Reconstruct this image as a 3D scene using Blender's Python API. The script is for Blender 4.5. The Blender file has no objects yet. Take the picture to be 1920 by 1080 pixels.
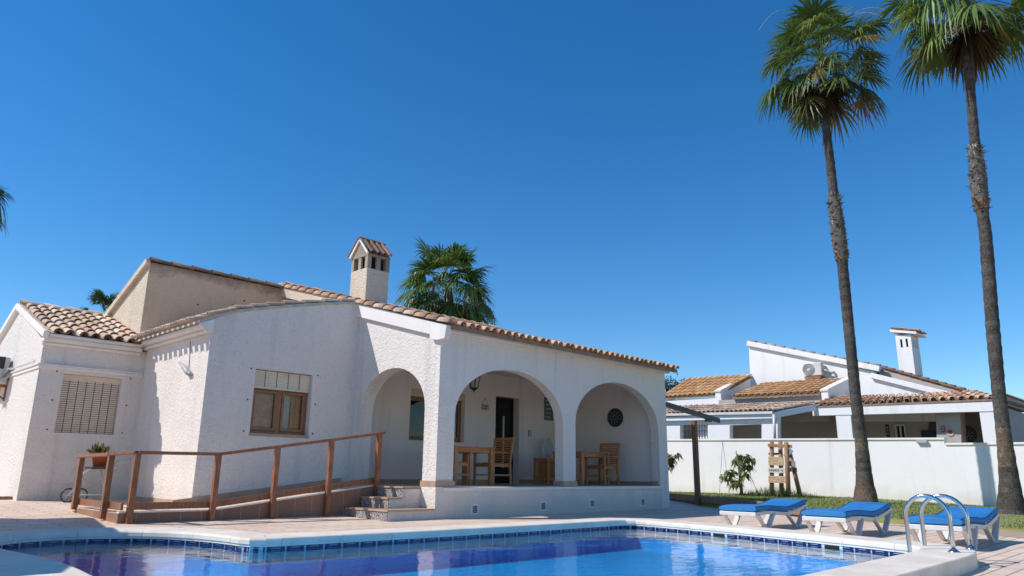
import bpy, bmesh, math, random
from mathutils import Vector, Matrix
from mathutils.geometry import tessellate_polygon
rnd = random.Random(7)
scene = bpy.context.scene
COL = scene.collection
# ------------------------------------------------------------------ camera
F_PX, PCX, PCY, H = 1357.6, 960.0, 540.0, 0.78
PI_, RO_, YA_ = math.radians(14.2746), math.radians(0.7656), math.radians(44.2325)
fwv = Vector((math.cos(YA_), math.sin(YA_), 0)); rtv = Vector((math.sin(YA_), -math.cos(YA_), 0)); upv = Vector((0, 0, 1))
Dv = fwv * math.cos(PI_) + upv * math.sin(PI_)
U0 = upv * math.cos(PI_) - fwv * math.sin(PI_)
Rv = rtv * math.cos(RO_) + U0 * math.sin(RO_)
Uv = U0 * math.cos(RO_) - rtv * math.sin(RO_)
camd = bpy.data.cameras.new('camera'); cam = bpy.data.objects.new('camera', camd); COL.objects.link(cam)
camd.sensor_width = 36; camd.lens = F_PX / 1920 * 36; camd.clip_end = 3000; camd.clip_start = 0.05
cam.matrix_world = Matrix(((Rv.x, Uv.x, -Dv.x, 0), (Rv.y, Uv.y, -Dv.y, 0), (Rv.z, Uv.z, -Dv.z, H), (0, 0, 0, 1)))
scene.camera = cam
C0 = Vector((0, 0, H))
def ray(x, y): return Dv + Rv * ((x - PCX) / F_PX) - Uv * ((y - PCY) / F_PX)
def onz(x, y, z): r = ray(x, y); return C0 + r * ((z - H) / r.z)
def onX(x, y, X): r = ray(x, y); return C0 + r * (X / r.x)
def onY(x, y, Y): r = ray(x, y); return C0 + r * (Y / r.y)
def atd(x, y, d): r = ray(x, y); return C0 + r * (d / r.dot(fwv))
# ------------------------------------------------------------------ world and sun
SUN = Vector((-1, 0.695, 1.19)).normalized()
EL = math.asin(SUN.z); AZ = math.atan2(SUN.x, SUN.y)          # clockwise from +Y
w = bpy.data.worlds.new('World'); scene.world = w; w.use_nodes = True
nt = w.node_tree; bg = nt.nodes['Background']
sky = nt.nodes.new('ShaderNodeTexSky'); sky.sky_type = 'NISHITA'; sky.sun_disc = False
sky.sun_elevation = EL; sky.sun_rotation = AZ
sky.air_density = 1.0; sky.dust_density = 0.0; sky.ozone_density = 5.5; sky.altitude = 100
hs = nt.nodes.new('ShaderNodeHueSaturation'); hs.inputs['Saturation'].default_value = 1.27; hs.inputs['Value'].default_value = 1.18
nt.links.new(sky.outputs[0], hs.inputs['Color']); nt.links.new(hs.outputs[0], bg.inputs[0]); bg.inputs[1].default_value = 0.11
sl = bpy.data.lights.new('sun', 'SUN'); sl.energy = 3.6; sl.angle = math.radians(0.5); sl.color = (1.0, 0.965, 0.925)
so = bpy.data.objects.new('sun', sl); COL.objects.link(so); so.rotation_euler = (-SUN).to_track_quat('-Z', 'Y').to_euler(); so.location = (-20, 15, 30)
scene.view_settings.view_transform = 'Standard'; scene.view_settings.look = 'None'; scene.view_settings.exposure = 0.22; scene.view_settings.gamma = 1
# ------------------------------------------------------------------ materials
def new_mat(name):
    m = bpy.data.materials.new(name); m.use_nodes = True
    return m, m.node_tree, m.node_tree.nodes['Principled BSDF']
def ramp_mix(t, fac, a, b):
    n = t.nodes.new('ShaderNodeMix'); n.data_type = 'RGBA'
    t.links.new(fac, n.inputs[0])
    for i, c in ((6, a), (7, b)):
        if isinstance(c, tuple): n.inputs[i].default_value = (*c, 1)
        else: t.links.new(c, n.inputs[i])
    return n.outputs[2]
def tex_noise(t, co, scale, detail=3, rough=0.6):
    n = t.nodes.new('ShaderNodeTexNoise'); n.inputs['Scale'].default_value = scale; n.inputs['Detail'].default_value = detail; n.inputs['Roughness'].default_value = rough
    t.links.new(co, n.inputs['Vector']); return n.outputs[0]
def maprange(t, v, a, b, c=0.0, d=1.0):
    n = t.nodes.new('ShaderNodeMapRange'); t.links.new(v, n.inputs[0])
    for i, x in enumerate((a, b, c, d)): n.inputs[i + 1].default_value = x
    return n.outputs[0]
def mathn(t, op, a, b):
    n = t.nodes.new('ShaderNodeMath'); n.operation = op
    for i, x in enumerate((a, b)):
        if isinstance(x, (int, float)): n.inputs[i].default_value = x
        else: t.links.new(x, n.inputs[i])
    return n.outputs[0]
def pos(t):
    return t.nodes.new('ShaderNodeNewGeometry').outputs['Position']
def objco(t):
    return t.nodes.new('ShaderNodeTexCoord').outputs['Object']
def bump(t, b, h, strength=0.5, dist=0.01, prev=None):
    n = t.nodes.new('ShaderNodeBump'); n.inputs['Strength'].default_value = strength; n.inputs['Distance'].default_value = dist
    t.links.new(h, n.inputs['Height'])
    if prev: t.links.new(prev, n.inputs['Normal'])
    t.links.new(n.outputs[0], b.inputs['Normal']); return n.outputs[0]
def simple(name, a, b=None, scale=8.0, rough=0.6, bs=0.0, bscale=60.0, metal=0.0, spec=0.5, coord='pos', detail=4):
    m, t, p = new_mat(name)
    co = pos(t) if coord == 'pos' else objco(t)
    b = b or tuple(x * 0.8 for x in a)
    n = tex_noise(t, co, scale, detail)
    t.links.new(ramp_mix(t, maprange(t, n, 0.3, 0.7), a, b), p.inputs['Base Color'])
    p.inputs['Roughness'].default_value = rough; p.inputs['Metallic'].default_value = metal; p.inputs['Specular IOR Level'].default_value = spec
    if bs: bump(t, p, tex_noise(t, co, bscale, 3), bs, 0.01)
    return m
def stucco(name, a, dirt, dirt_amt=0.35, bs=0.9, dist=0.016, base=False, topstain=None, pits=0.5):
    m, t, p = new_mat(name); co = pos(t)
    fine = tex_noise(t, co, 24, 3, 0.7); fine2 = tex_noise(t, co, 60, 2, 0.6)
    big = tex_noise(t, co, 0.9, 5, 0.65)
    c = ramp_mix(t, maprange(t, big, 0.45, 0.8, 0, dirt_amt), a, dirt)
    mp = t.nodes.new('ShaderNodeMapping'); mp.inputs['Scale'].default_value = (3.2, 3.2, 0.22); t.links.new(co, mp.inputs[0])
    c = ramp_mix(t, maprange(t, tex_noise(t, mp.outputs[0], 1.0, 4, 0.6), 0.55, 0.78, 0, 0.42), c, tuple(x * 0.74 for x in dirt))
    pit = maprange(t, fine, 0.57, 0.70, 0, pits)
    c = ramp_mix(t, pit, c, tuple(x * 0.62 for x in a))
    sp = t.nodes.new('ShaderNodeSeparateXYZ'); t.links.new(co, sp.inputs[0])
    if base:            # splash marks of rain and soil along the foot of the wall
        lo = maprange(t, mathn(t, 'ADD', sp.outputs[2], mathn(t, 'MULTIPLY', tex_noise(t, co, 3.0, 5), 0.5)), 0.40, 0.80, 0.38, 0.0)
        c = ramp_mix(t, lo, c, (0.50, 0.42, 0.33))
    if topstain:        # black lichen under the roof tiles
        hi = maprange(t, mathn(t, 'ADD', sp.outputs[2], mathn(t, 'MULTIPLY', tex_noise(t, co, 2.6, 6, 0.7), 0.75)), topstain, topstain + 0.22, 0.0, 0.7)
        c = ramp_mix(t, hi, c, (0.20, 0.175, 0.15))
    t.links.new(c, p.inputs['Base Color']); p.inputs['Roughness'].default_value = 0.9; p.inputs['Specular IOR Level'].default_value = 0.2
    h = mathn(t, 'ADD', fine, mathn(t, 'MULTIPLY', fine2, 0.45))
    bump(t, p, h, bs, dist)
    return m
def colattr(name, base_rough=0.8, scale=18, trans=0.0, dark=0.72, spec=0.3):
    m, t, p = new_mat(name); at = t.nodes.new('ShaderNodeAttribute'); at.attribute_name = 'Col'
    n = tex_noise(t, pos(t), scale, 4)
    mul = t.nodes.new('ShaderNodeMix'); mul.data_type = 'RGBA'; mul.blend_type = 'MULTIPLY'; mul.inputs[0].default_value = 1
    t.links.new(at.outputs[0], mul.inputs[6])
    t.links.new(ramp_mix(t, maprange(t, n, 0.35, 0.65), (dark, dark, dark), (1.0, 1.0, 1.0)), mul.inputs[7])
    t.links.new(mul.outputs[2], p.inputs['Base Color']); p.inputs['Roughness'].default_value = base_rough; p.inputs['Specular IOR Level'].default_value = spec
    if trans:
        tr = t.nodes.new('ShaderNodeBsdfTranslucent'); t.links.new(mul.outputs[2], tr.inputs[0])
        mx = t.nodes.new('ShaderNodeMixShader'); mx.inputs[0].default_value = trans
        t.links.new(p.outputs[0], mx.inputs[1]); t.links.new(tr.outputs[0], mx.inputs[2])
        t.links.new(mx.outputs[0], t.nodes['Material Output'].inputs[0])
    return m
def wood(name, a, b, axis_scale=(2, 40, 40), rough=0.45):
    m, t, p = new_mat(name); co = objco(t)
    mp = t.nodes.new('ShaderNodeMapping'); mp.inputs['Scale'].default_value = axis_scale; t.links.new(co, mp.inputs[0])
    n = tex_noise(t, mp.outputs[0], 1.0, 5, 0.6)
    t.links.new(ramp_mix(t, maprange(t, n, 0.32, 0.68), a, b), p.inputs['Base Color']); p.inputs['Roughness'].default_value = rough
    bump(t, p, n, 0.15, 0.004)
    return m
def paving(name, a, b, mortar, bw, bh, ms, rot=0.0, rough=0.75, offset=0.5, big=(0.4, 0.35)):
    m, t, p = new_mat(name); co = pos(t)
    mp = t.nodes.new('ShaderNodeMapping'); mp.inputs['Rotation'].default_value = (0, 0, rot); t.links.new(co, mp.inputs[0])
    br = t.nodes.new('ShaderNodeTexBrick'); t.links.new(mp.outputs[0], br.inputs[0])
    br.inputs['Color1'].default_value = (*a, 1); br.inputs['Color2'].default_value = (*b, 1); br.inputs['Mortar'].default_value = (*mortar, 1)
    br.inputs['Scale'].default_value = 1; br.inputs['Brick Width'].default_value = bw; br.inputs['Row Height'].default_value = bh; br.inputs['Mortar Size'].default_value = ms; br.offset = offset
    n = tex_noise(t, co, 2.2, 6, 0.7); n2 = tex_noise(t, co, 45, 3)
    c = ramp_mix(t, maprange(t, n, 0.4, 0.75, 0, big[0]), br.outputs[0], tuple(x * big[1] for x in a))
    c = ramp_mix(t, maprange(t, n2, 0.45, 0.75, 0, 0.3), c, tuple(min(1, x * 1.25) for x in b))
    t.links.new(c, p.inputs['Base Color']); p.inputs['Roughness'].default_value = rough
    h = mathn(t, 'SUBTRACT', mathn(t, 'MULTIPLY', n2, 0.25), br.outputs[1]); bump(t, p, h, 0.5, 0.006)
    return m
M = {}
M['stucco'] = stucco('white_roughcast', (0.92, 0.83, 0.745), (0.78, 0.69, 0.59), 0.3, bs=1.0, dist=0.035)
M['stucco_base'] = stucco('white_roughcast_splashed', (0.92, 0.82, 0.73), (0.74, 0.63, 0.51), 0.5, bs=1.0, dist=0.03, base=True)
M['plaster'] = stucco('smooth_white_plaster', (0.87, 0.80, 0.735), (0.70, 0.62, 0.52), 0.35, bs=0.3, dist=0.006, pits=0.15)
M['porch_paint'] = stucco('porch_inner_paint', (0.85, 0.765, 0.69), (0.74, 0.66, 0.58), 0.3, bs=0.6, dist=0.012, pits=0.25)
M['beige'] = stucco('weathered_beige_roughcast', (0.84, 0.60, 0.42), (0.70, 0.48, 0.30), 0.9, bs=1.0, dist=0.03, topstain=5.06)
M['beige_light'] = stucco('pale_beige_roughcast', (0.84, 0.69, 0.53), (0.70, 0.54, 0.38), 0.6, bs=1.0, dist=0.035, pits=0.75)
M['soot'] = stucco('sooty_render', (0.46, 0.38, 0.29), (0.07, 0.058, 0.046), 0.9, bs=0.9, dist=0.015)
M['nb_white'] = stucco('neighbour_white_paint', (0.86, 0.83, 0.80), (0.74, 0.70, 0.64), 0.25, bs=0.25, dist=0.006, pits=0.06)
M['wall_white'] = stucco('boundary_white_paint', (0.86, 0.83, 0.80), (0.72, 0.68, 0.62), 0.45, bs=0.3, dist=0.008, pits=0.05, base=True)
M['nb_shade'] = simple('neighbour_shaded_wall', (0.50, 0.42, 0.37), (0.44, 0.37, 0.32), 1.5, 0.9, 0.1)  # terrace and side walls: their shade is put into this darker colour
M['tile'] = colattr('terracotta_tiles', 0.85, 16, dark=0.68)
M['tile_bed'] = simple('tile_bed_mortar', (0.34, 0.24, 0.16), (0.22, 0.15, 0.10), 6, 0.95, 0.4, 40)
M['mortar'] = simple('roof_mortar', (0.62, 0.56, 0.48), (0.42, 0.37, 0.30), 5, 0.95, 0.4, 40)
M['deck'] = paving('deck_paving', (0.90, 0.69, 0.52), (0.72, 0.53, 0.39), (0.36, 0.24, 0.17), 0.6, 0.15, 0.010, rot=0.0, big=(0.45, 0.6))
M['ground'] = simple('dry_earth', (0.30, 0.25, 0.17), (0.16, 0.17, 0.08), 0.6, 0.95, 0.5, 8)
M['gravel'] = simple('tan_gravel', (0.55, 0.42, 0.26), (0.38, 0.28, 0.17), 60, 0.95, 0.8, 70)
M['lawn'] = simple('lawn_soil', (0.22, 0.25, 0.07), (0.36, 0.31, 0.12), 2.5, 0.95, 0.6, 50)
M['coping'] = simple('coping_stone', (0.93, 0.81, 0.66), (0.74, 0.62, 0.48), 3.5, 0.7, 0.25, 70)
M['joint'] = simple('coping_joint', (0.35, 0.30, 0.24), None, 9, 0.9)
M['terra_tile'] = paving('terracotta_facing', (0.34, 0.17, 0.10), (0.28, 0.135, 0.08), (0.42, 0.30, 0.22), 0.3, 3.0, 0.006, offset=0.0, big=(0.5, 0.55))
M['skirt'] = simple('skirting_tile', (0.50, 0.34, 0.23), (0.40, 0.25, 0.16), 5, 0.55)
M['porch_floor'] = paving('porch_floor_tiles', (0.40, 0.28, 0.20), (0.34, 0.23, 0.16), (0.45, 0.38, 0.3), 0.33, 0.33, 0.006, offset=0.0, rough=0.4)
M['redwood'] = wood('stained_rail_wood', (0.38, 0.145, 0.058), (0.17, 0.056, 0.021), (26, 26, 5), 0.45)
M['teak'] = wood('teak_slats', (0.62, 0.26, 0.085), (0.42, 0.155, 0.05), (18, 18, 18), 0.45)
M['frame_wood'] = wood('window_frame_wood', (0.33, 0.15, 0.06), (0.21, 0.085, 0.03), (16, 16, 16), 0.4)
M['redbrown'] = wood('inner_shutter_wood', (0.88, 0.45, 0.22), (0.70, 0.32, 0.14), (16, 16, 16), 0.5)
M['dark_wood'] = wood('dark_post_wood', (0.26, 0.12, 0.06), (0.16, 0.07, 0.035), (14, 14, 6), 0.7)
M['log'] = wood('round_log_wood', (0.42, 0.23, 0.11), (0.27, 0.13, 0.06), (12, 12, 3), 0.8)
M['pale_board'] = wood('pale_board_wood', (0.62, 0.45, 0.27), (0.48, 0.32, 0.18), (14, 14, 14), 0.8)
M['blue_board'] = wood('faded_blue_board', (0.25, 0.36, 0.38), (0.17, 0.24, 0.26), (14, 14, 14), 0.8)
M['white_board'] = wood('whitewashed_board', (0.72, 0.70, 0.66), (0.50, 0.48, 0.45), (14, 14, 14), 0.8)
M['slat'] = simple('beige_shutter_slats', (0.80, 0.67, 0.50), (0.70, 0.58, 0.42), 4, 0.5)
M['black'] = simple('black_paint', (0.012, 0.012, 0.013), (0.02, 0.02, 0.02), 10, 0.4)
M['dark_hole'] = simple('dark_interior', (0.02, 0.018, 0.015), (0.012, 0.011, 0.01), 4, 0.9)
M['iron'] = simple('dark_grey_metal', (0.035, 0.035, 0.04), (0.055, 0.05, 0.05), 14, 0.45, metal=0.3)
M['white_plastic'] = simple('white_resin', (0.72, 0.70, 0.67), (0.60, 0.58, 0.54), 5, 0.4)
M['grey_plastic'] = simple('grey_resin', (0.45, 0.44, 0.42), (0.38, 0.37, 0.36), 6, 0.45)
M['ac_white'] = simple('unit_casing', (0.66, 0.64, 0.60), (0.56, 0.53, 0.48), 5, 0.45)
M['rust'] = simple('rusty_bracket', (0.40, 0.20, 0.09), (0.24, 0.11, 0.05), 14, 0.85, 0.4)
M['cushion'] = simple('blue_cushion_cloth', (0.026, 0.225, 0.52), (0.016, 0.165, 0.42), 2.2, 0.75, 0.35, 220)
M['cushion_dark'] = simple('blue_cushion_seam', (0.008, 0.075, 0.22), None, 5, 0.8)
M['steel'] = simple('polished_steel', (0.62, 0.62, 0.62), (0.55, 0.55, 0.55), 6, 0.13, metal=1.0)
M['terra_pot'] = simple('terracotta_pot', (0.42, 0.10, 0.045), (0.33, 0.08, 0.035), 9, 0.7)
M['leaf'] = colattr('palm_leaf', 0.42, 9, trans=0.28, dark=0.8, spec=0.5)
M['trunk'] = colattr('palm_bark', 0.95, 30, dark=0.45)
bump(M['trunk'].node_tree, M['trunk'].node_tree.nodes['Principled BSDF'], tex_noise(M['trunk'].node_tree, pos(M['trunk'].node_tree), 30, 4), 1.0, 0.02)
M['trunk_pale'] = simple('palm_bark_pale', (0.24, 0.175, 0.115), (0.11, 0.085, 0.06), 10, 0.95, 1.0, 34, detail=6)
M['boots'] = colattr('palm_leaf_bases', 0.95, 20)
M['bark'] = simple('sapling_bark', (0.24, 0.18, 0.11), (0.15, 0.11, 0.07), 22, 0.9, 0.5)
M['grass'] = colattr('grass_blades', 0.6, 5, trans=0.3)
M['ornament'] = simple('grey_ornament_metal', (0.50, 0.50, 0.49), (0.36, 0.36, 0.35), 12, 0.5)
M['teal'] = simple('teal_sign_paint', (0.12, 0.17, 0.175), (0.09, 0.135, 0.14), 14, 0.6)
M['cream'] = simple('cream_sign_paint', (0.55, 0.48, 0.36), (0.48, 0.41, 0.30), 12, 0.6)
M['ink'] = simple('dark_lettering', (0.06, 0.055, 0.05), None, 10, 0.7)
M['pale_ink'] = simple('pale_lettering', (0.45, 0.50, 0.50), None, 10, 0.7)
M['red'] = simple('red_sign_paint', (0.50, 0.06, 0.03), (0.40, 0.05, 0.03), 10, 0.6)
M['curtain'] = simple('white_curtain', (0.88, 0.84, 0.78), None, 10, 0.8)
M['band_blue'] = simple('dark_blue_tile', (0.008, 0.026, 0.13), (0.006, 0.016, 0.08), 12, 0.15)
M['band_line'] = simple('pale_tile_line', (0.40, 0.50, 0.62), None, 12, 0.25)
M['grout'] = simple('white_grout', (0.66, 0.67, 0.66), None, 12, 0.6)
def make_pool_mats():
    m, t, p = new_mat('pool_mosaic'); co = pos(t)
    ck = t.nodes.new('ShaderNodeTexVoronoi'); ck.inputs['Scale'].default_value = 22; t.links.new(co, ck.inputs[0])
    c = ramp_mix(t, ck.outputs[1], (0.006, 0.42, 0.86), (0.02, 0.56, 0.95))
    t.links.new(c, p.inputs['Base Color']); p.inputs['Roughness'].default_value = 0.4
    M['pool'] = m
    m, t, p = new_mat('pool_water'); t.nodes.remove(p); co = pos(t)
    mp = t.nodes.new('ShaderNodeMapping'); mp.inputs['Rotation'].default_value = (0, 0, math.radians(-44)); mp.inputs['Scale'].default_value = (0.55, 1.0, 1.0); t.links.new(co, mp.inputs[0])
    n1 = tex_noise(t, mp.outputs[0], 2.4, 2, 0.45); n2 = tex_noise(t, mp.outputs[0], 13.0, 2, 0.5)
    h = mathn(t, 'ADD', n1, mathn(t, 'MULTIPLY', n2, 0.28))
    b = t.nodes.new('ShaderNodeBump'); b.inputs['Strength'].default_value = 0.17; b.inputs['Distance'].default_value = 0.045; t.links.new(h, b.inputs['Height'])
    gl = t.nodes.new('ShaderNodeBsdfGlossy'); gl.inputs['Roughness'].default_value = 0.02; t.links.new(b.outputs[0], gl.inputs['Normal'])
    tr = t.nodes.new('ShaderNodeBsdfTransparent'); tr.inputs[0].default_value = (0.62, 0.88, 0.98, 1)
    fr = t.nodes.new('ShaderNodeFresnel'); fr.inputs[0].default_value = 1.24; t.links.new(b.outputs[0], fr.inputs['Normal'])
    mx = t.nodes.new('ShaderNodeMixShader'); t.links.new(fr.outputs[0], mx.inputs[0]); t.links.new(tr.outputs[0], mx.inputs[1]); t.links.new(gl.outputs[0], mx.inputs[2])
    t.links.new(mx.outputs[0], t.nodes['Material Output'].inputs[0]); M['water'] = m
    m, t, p = new_mat('window_pane'); t.nodes.remove(p)
    gl = t.nodes.new('ShaderNodeBsdfGlossy'); gl.inputs['Roughness'].default_value = 0.03
    tr = t.nodes.new('ShaderNodeBsdfTransparent'); tr.inputs[0].default_value = (0.86, 0.88, 0.87, 1)
    fr = t.nodes.new('ShaderNodeFresnel'); fr.inputs[0].default_value = 1.32
    mx = t.nodes.new('ShaderNodeMixShader'); t.links.new(fr.outputs[0], mx.inputs[0]); t.links.new(tr.outputs[0], mx.inputs[1]); t.links.new(gl.outputs[0], mx.inputs[2])
    t.links.new(mx.outputs[0], t.nodes['Material Output'].inputs[0]); M['pane'] = m
    m, t, p = new_mat('talavera_riser'); co = pos(t)
    mp = t.nodes.new('ShaderNodeMapping'); mp.inputs['Scale'].default_value = (1, 1, 1); t.links.new(co, mp.inputs[0])
    v = t.nodes.new('ShaderNodeTexVoronoi'); v.inputs['Scale'].default_value = 30; v.feature = 'DISTANCE_TO_EDGE'; t.links.new(mp.outputs[0], v.inputs[0])
    n = tex_noise(t, co, 34, 3)
    c = ramp_mix(t, maprange(t, v.outputs[0], 0.06, 0.14), (0.52, 0.46, 0.39), (0.025, 0.028, 0.09))
    c = ramp_mix(t, maprange(t, n, 0.5, 0.58, 0, 0.75), c, (0.50, 0.40, 0.32)); t.links.new(c, p.inputs['Base Color']); p.inputs['Roughness'].default_value = 0.25; M['talavera'] = m
make_pool_mats()
# ------------------------------------------------------------------ mesh helpers
ORG = {}
class MB:
    def __init__(s): s.v = []; s.f = []; s.m = []; s.c = []; s.s = []
    def add(s, vs, fs, m=0, col=None, smooth=False):
        o = len(s.v); s.v += [Vector(x) for x in vs]
        for f in fs: s.f.append([i + o for i in f]); s.m.append(m); s.c.append(col); s.s.append(smooth)
    def box(s, x0, x1, y0, y1, z0, z1, m=0, col=None):
        s.add([(x0, y0, z0), (x1, y0, z0), (x1, y1, z0), (x0, y1, z0), (x0, y0, z1), (x1, y0, z1), (x1, y1, z1), (x0, y1, z1)],
              [(0, 3, 2, 1), (4, 5, 6, 7), (0, 1, 5, 4), (1, 2, 6, 5), (2, 3, 7, 6), (3, 0, 4, 7)], m, col)
    def bar(s, p, q, w, h, up=(0, 0, 1), m=0, col=None):
        p = Vector(p); q = Vector(q); d = (q - p).normalized(); u = Vector(up)
        if abs(d.dot(u)) > 0.98: u = Vector((1, 0, 0))
        a = d.cross(u).normalized(); b = a.cross(d).normalized(); a *= w / 2; b *= h / 2
        vs = [e + i * a + j * b for e in (p, q) for i, j in ((-1, -1), (1, -1), (1, 1), (-1, 1))]
        s.add(vs, [(3, 2, 1, 0), (4, 5, 6, 7), (0, 1, 5, 4), (1, 2, 6, 5), (2, 3, 7, 6), (3, 0, 4, 7)], m, col)
    def tube(s, pts, r, n=10, m=0, col=None, caps=True, smooth=True):
        pts = [Vector(p) for p in pts]; rs = r if isinstance(r, (list, tuple)) else [r] * len(pts)
        vs = []; ref = Vector((0.31, 0.17, 0.93))
        for i, p in enumerate(pts):
            d = (pts[min(i + 1, len(pts) - 1)] - pts[max(i - 1, 0)]).normalized()
            if i == 0:
                a = d.cross(ref if abs(d.dot(ref)) < 0.95 else Vector((1, 0, 0))).normalized()
            else:
                a = (a - d * a.dot(d)).normalized()
            b = d.cross(a)
            for k in range(n):
                t = 2 * math.pi * k / n; vs.append(p + (a * math.cos(t) + b * math.sin(t)) * rs[i])
        fs = [(i * n + k, i * n + (k + 1) % n, (i + 1) * n + (k + 1) % n, (i + 1) * n + k) for i in range(len(pts) - 1) for k in range(n)]
        s.add(vs, fs, m, col, smooth)
        if caps:
            s.add(vs[:n], [tuple(range(n - 1, -1, -1))], m, col); s.add(vs[-n:], [tuple(range(n))], m, col)
    def lathe(s, c, prof, n=20, m=0, axis=None, smooth=True, col=None):
        c = Vector(c); A = Vector(axis or (0, 0, 1)).normalized(); a = A.orthogonal().normalized(); b = A.cross(a)
        vs = [c + A * h + (a * math.cos(2 * math.pi * k / n) + b * math.sin(2 * math.pi * k / n)) * r for r, h in prof for k in range(n)]
        fs = [(i * n + k, i * n + (k + 1) % n, (i + 1) * n + (k + 1) % n, (i + 1) * n + k) for i in range(len(prof) - 1) for k in range(n)]
        s.add(vs, fs, m, col, smooth)
        s.add(vs[:n], [tuple(range(n - 1, -1, -1))], m, col); s.add(vs[-n:], [tuple(range(n))], m, col)
    def plate(s, outer, holes, fn, w0, w1, m=0):
        """outline with holes in (u, v), given thickness between w0 and w1; fn(u, v, w) -> world"""
        loops = [outer] + list(holes)
        tris = tessellate_polygon([[Vector((u, v, 0)) for u, v in l] for l in loops])
        flat = [p for l in loops for p in l]
        s.add([fn(u, v, w0) for u, v in flat], [tuple(t) for t in tris], m)
        s.add([fn(u, v, w1) for u, v in flat], [tuple(reversed(t)) for t in tris], m)
        for l in loops:
            n = len(l); vs = [fn(u, v, w0) for u, v in l] + [fn(u, v, w1) for u, v in l]
            s.add(vs, [(i, (i + 1) % n, n + (i + 1) % n, n + i) for i in range(n)], m)
    def build(s, name, mats, parent=None, recalc=True, bevel=0.0, seg=2):
        me = bpy.data.meshes.new(name)
        org = ORG.get(parent.name, Vector()) if parent else Vector()
        me.from_pydata([v - org for v in s.v], [], s.f)
        for m in (mats if isinstance(mats, (list, tuple)) else [mats]): me.materials.append(m)
        for p, mi, sm in zip(me.polygons, s.m, s.s): p.material_index = mi; p.use_smooth = sm
        if any(c is not None for c in s.c):
            at = me.color_attributes.new('Col', 'FLOAT_COLOR', 'CORNER')
            for p, c in zip(me.polygons, s.c):
                cc = (*(c or (0.5, 0.5, 0.5)), 1)
                for li in p.loop_indices: at.data[li].color = cc
        if recalc:
            bm = bmesh.new(); bm.from_mesh(me); bmesh.ops.remove_doubles(bm, verts=bm.verts, dist=1e-5); bmesh.ops.recalc_face_normals(bm, faces=bm.faces); bm.to_mesh(me); bm.free()
        o = bpy.data.objects.new(name, me); COL.objects.link(o)
        if parent: o.parent = parent; ORG[o.name] = org
        else: ORG[o.name] = Vector()
        if bevel:
            b = o.modifiers.new('bevel', 'BEVEL'); b.width = bevel; b.segments = seg; b.limit_method = 'ANGLE'; b.angle_limit = math.radians(40)
        return o
def tag(o, label=None, cat=None, group=None, kind=None):
    for k, v in (('label', label), ('category', cat), ('group', group), ('kind', kind)):
        if v: o[k] = v
    return o
def thing(name, label, cat, loc=(0, 0, 0), group=None, rz=0.0):
    o = bpy.data.objects.new(name, None); COL.objects.link(o); o.location = loc; o.rotation_euler = (0, 0, rz); o.empty_display_size = 0.2
    ORG[o.name] = Vector(loc); return tag(o, label, cat, group)
def local_thing(name, label, cat, group=None):
    o = thing(name, label, cat, (0, 0, 0), group); return o
def dup(root, loc, rz=0.0, label=None):
    r = root.copy(); COL.objects.link(r); r.location = loc; r.rotation_euler = (0, 0, rz)
    if label: r['label'] = label
    def rec(src, dst):
        for ch in list(src.children):
            c = ch.copy(); COL.objects.link(c); c.parent = dst; rec(ch, c)
    rec(root, r); return r
fXZ = lambda Y: (lambda u, v, w: Vector((u, Y + w, v)))       # wall facing -Y
fYZ = lambda X: (lambda u, v, w: Vector((X + w, u, v)))       # wall facing -X
fXY = lambda Z: (lambda u, v, w: Vector((u, v, Z + w)))
def rect(a, b, c, d): return [(a, c), (b, c), (b, d), (a, d)]
TILECOL = [(0.55, 0.34, 0.20), (0.60, 0.41, 0.27), (0.50, 0.29, 0.17), (0.63, 0.47, 0.33), (0.57, 0.36, 0.23), (0.46, 0.30, 0.20), (0.62, 0.40, 0.24)]
TILEPALE = [(0.64, 0.50, 0.38), (0.58, 0.43, 0.31), (0.52, 0.36, 0.25), (0.67, 0.55, 0.43), (0.56, 0.42, 0.32), (0.45, 0.34, 0.26), (0.62, 0.46, 0.33)]
TILEORANGE = [(0.60, 0.36, 0.17), (0.64, 0.40, 0.20), (0.55, 0.31, 0.14), (0.66, 0.44, 0.24), (0.58, 0.34, 0.16)]
TILECOL = [(min(.95, a * 1.25), b * 1.16, c * 1.12) for a, b, c in TILECOL]
TILEPALE = [(min(.95, a * 1.34), b * 1.27, c * 1.2) for a, b, c in TILEPALE]
TILEORANGE = [(min(.95, a * 1.28), b * 1.18, c * 1.1) for a, b, c in TILEORANGE]
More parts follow.
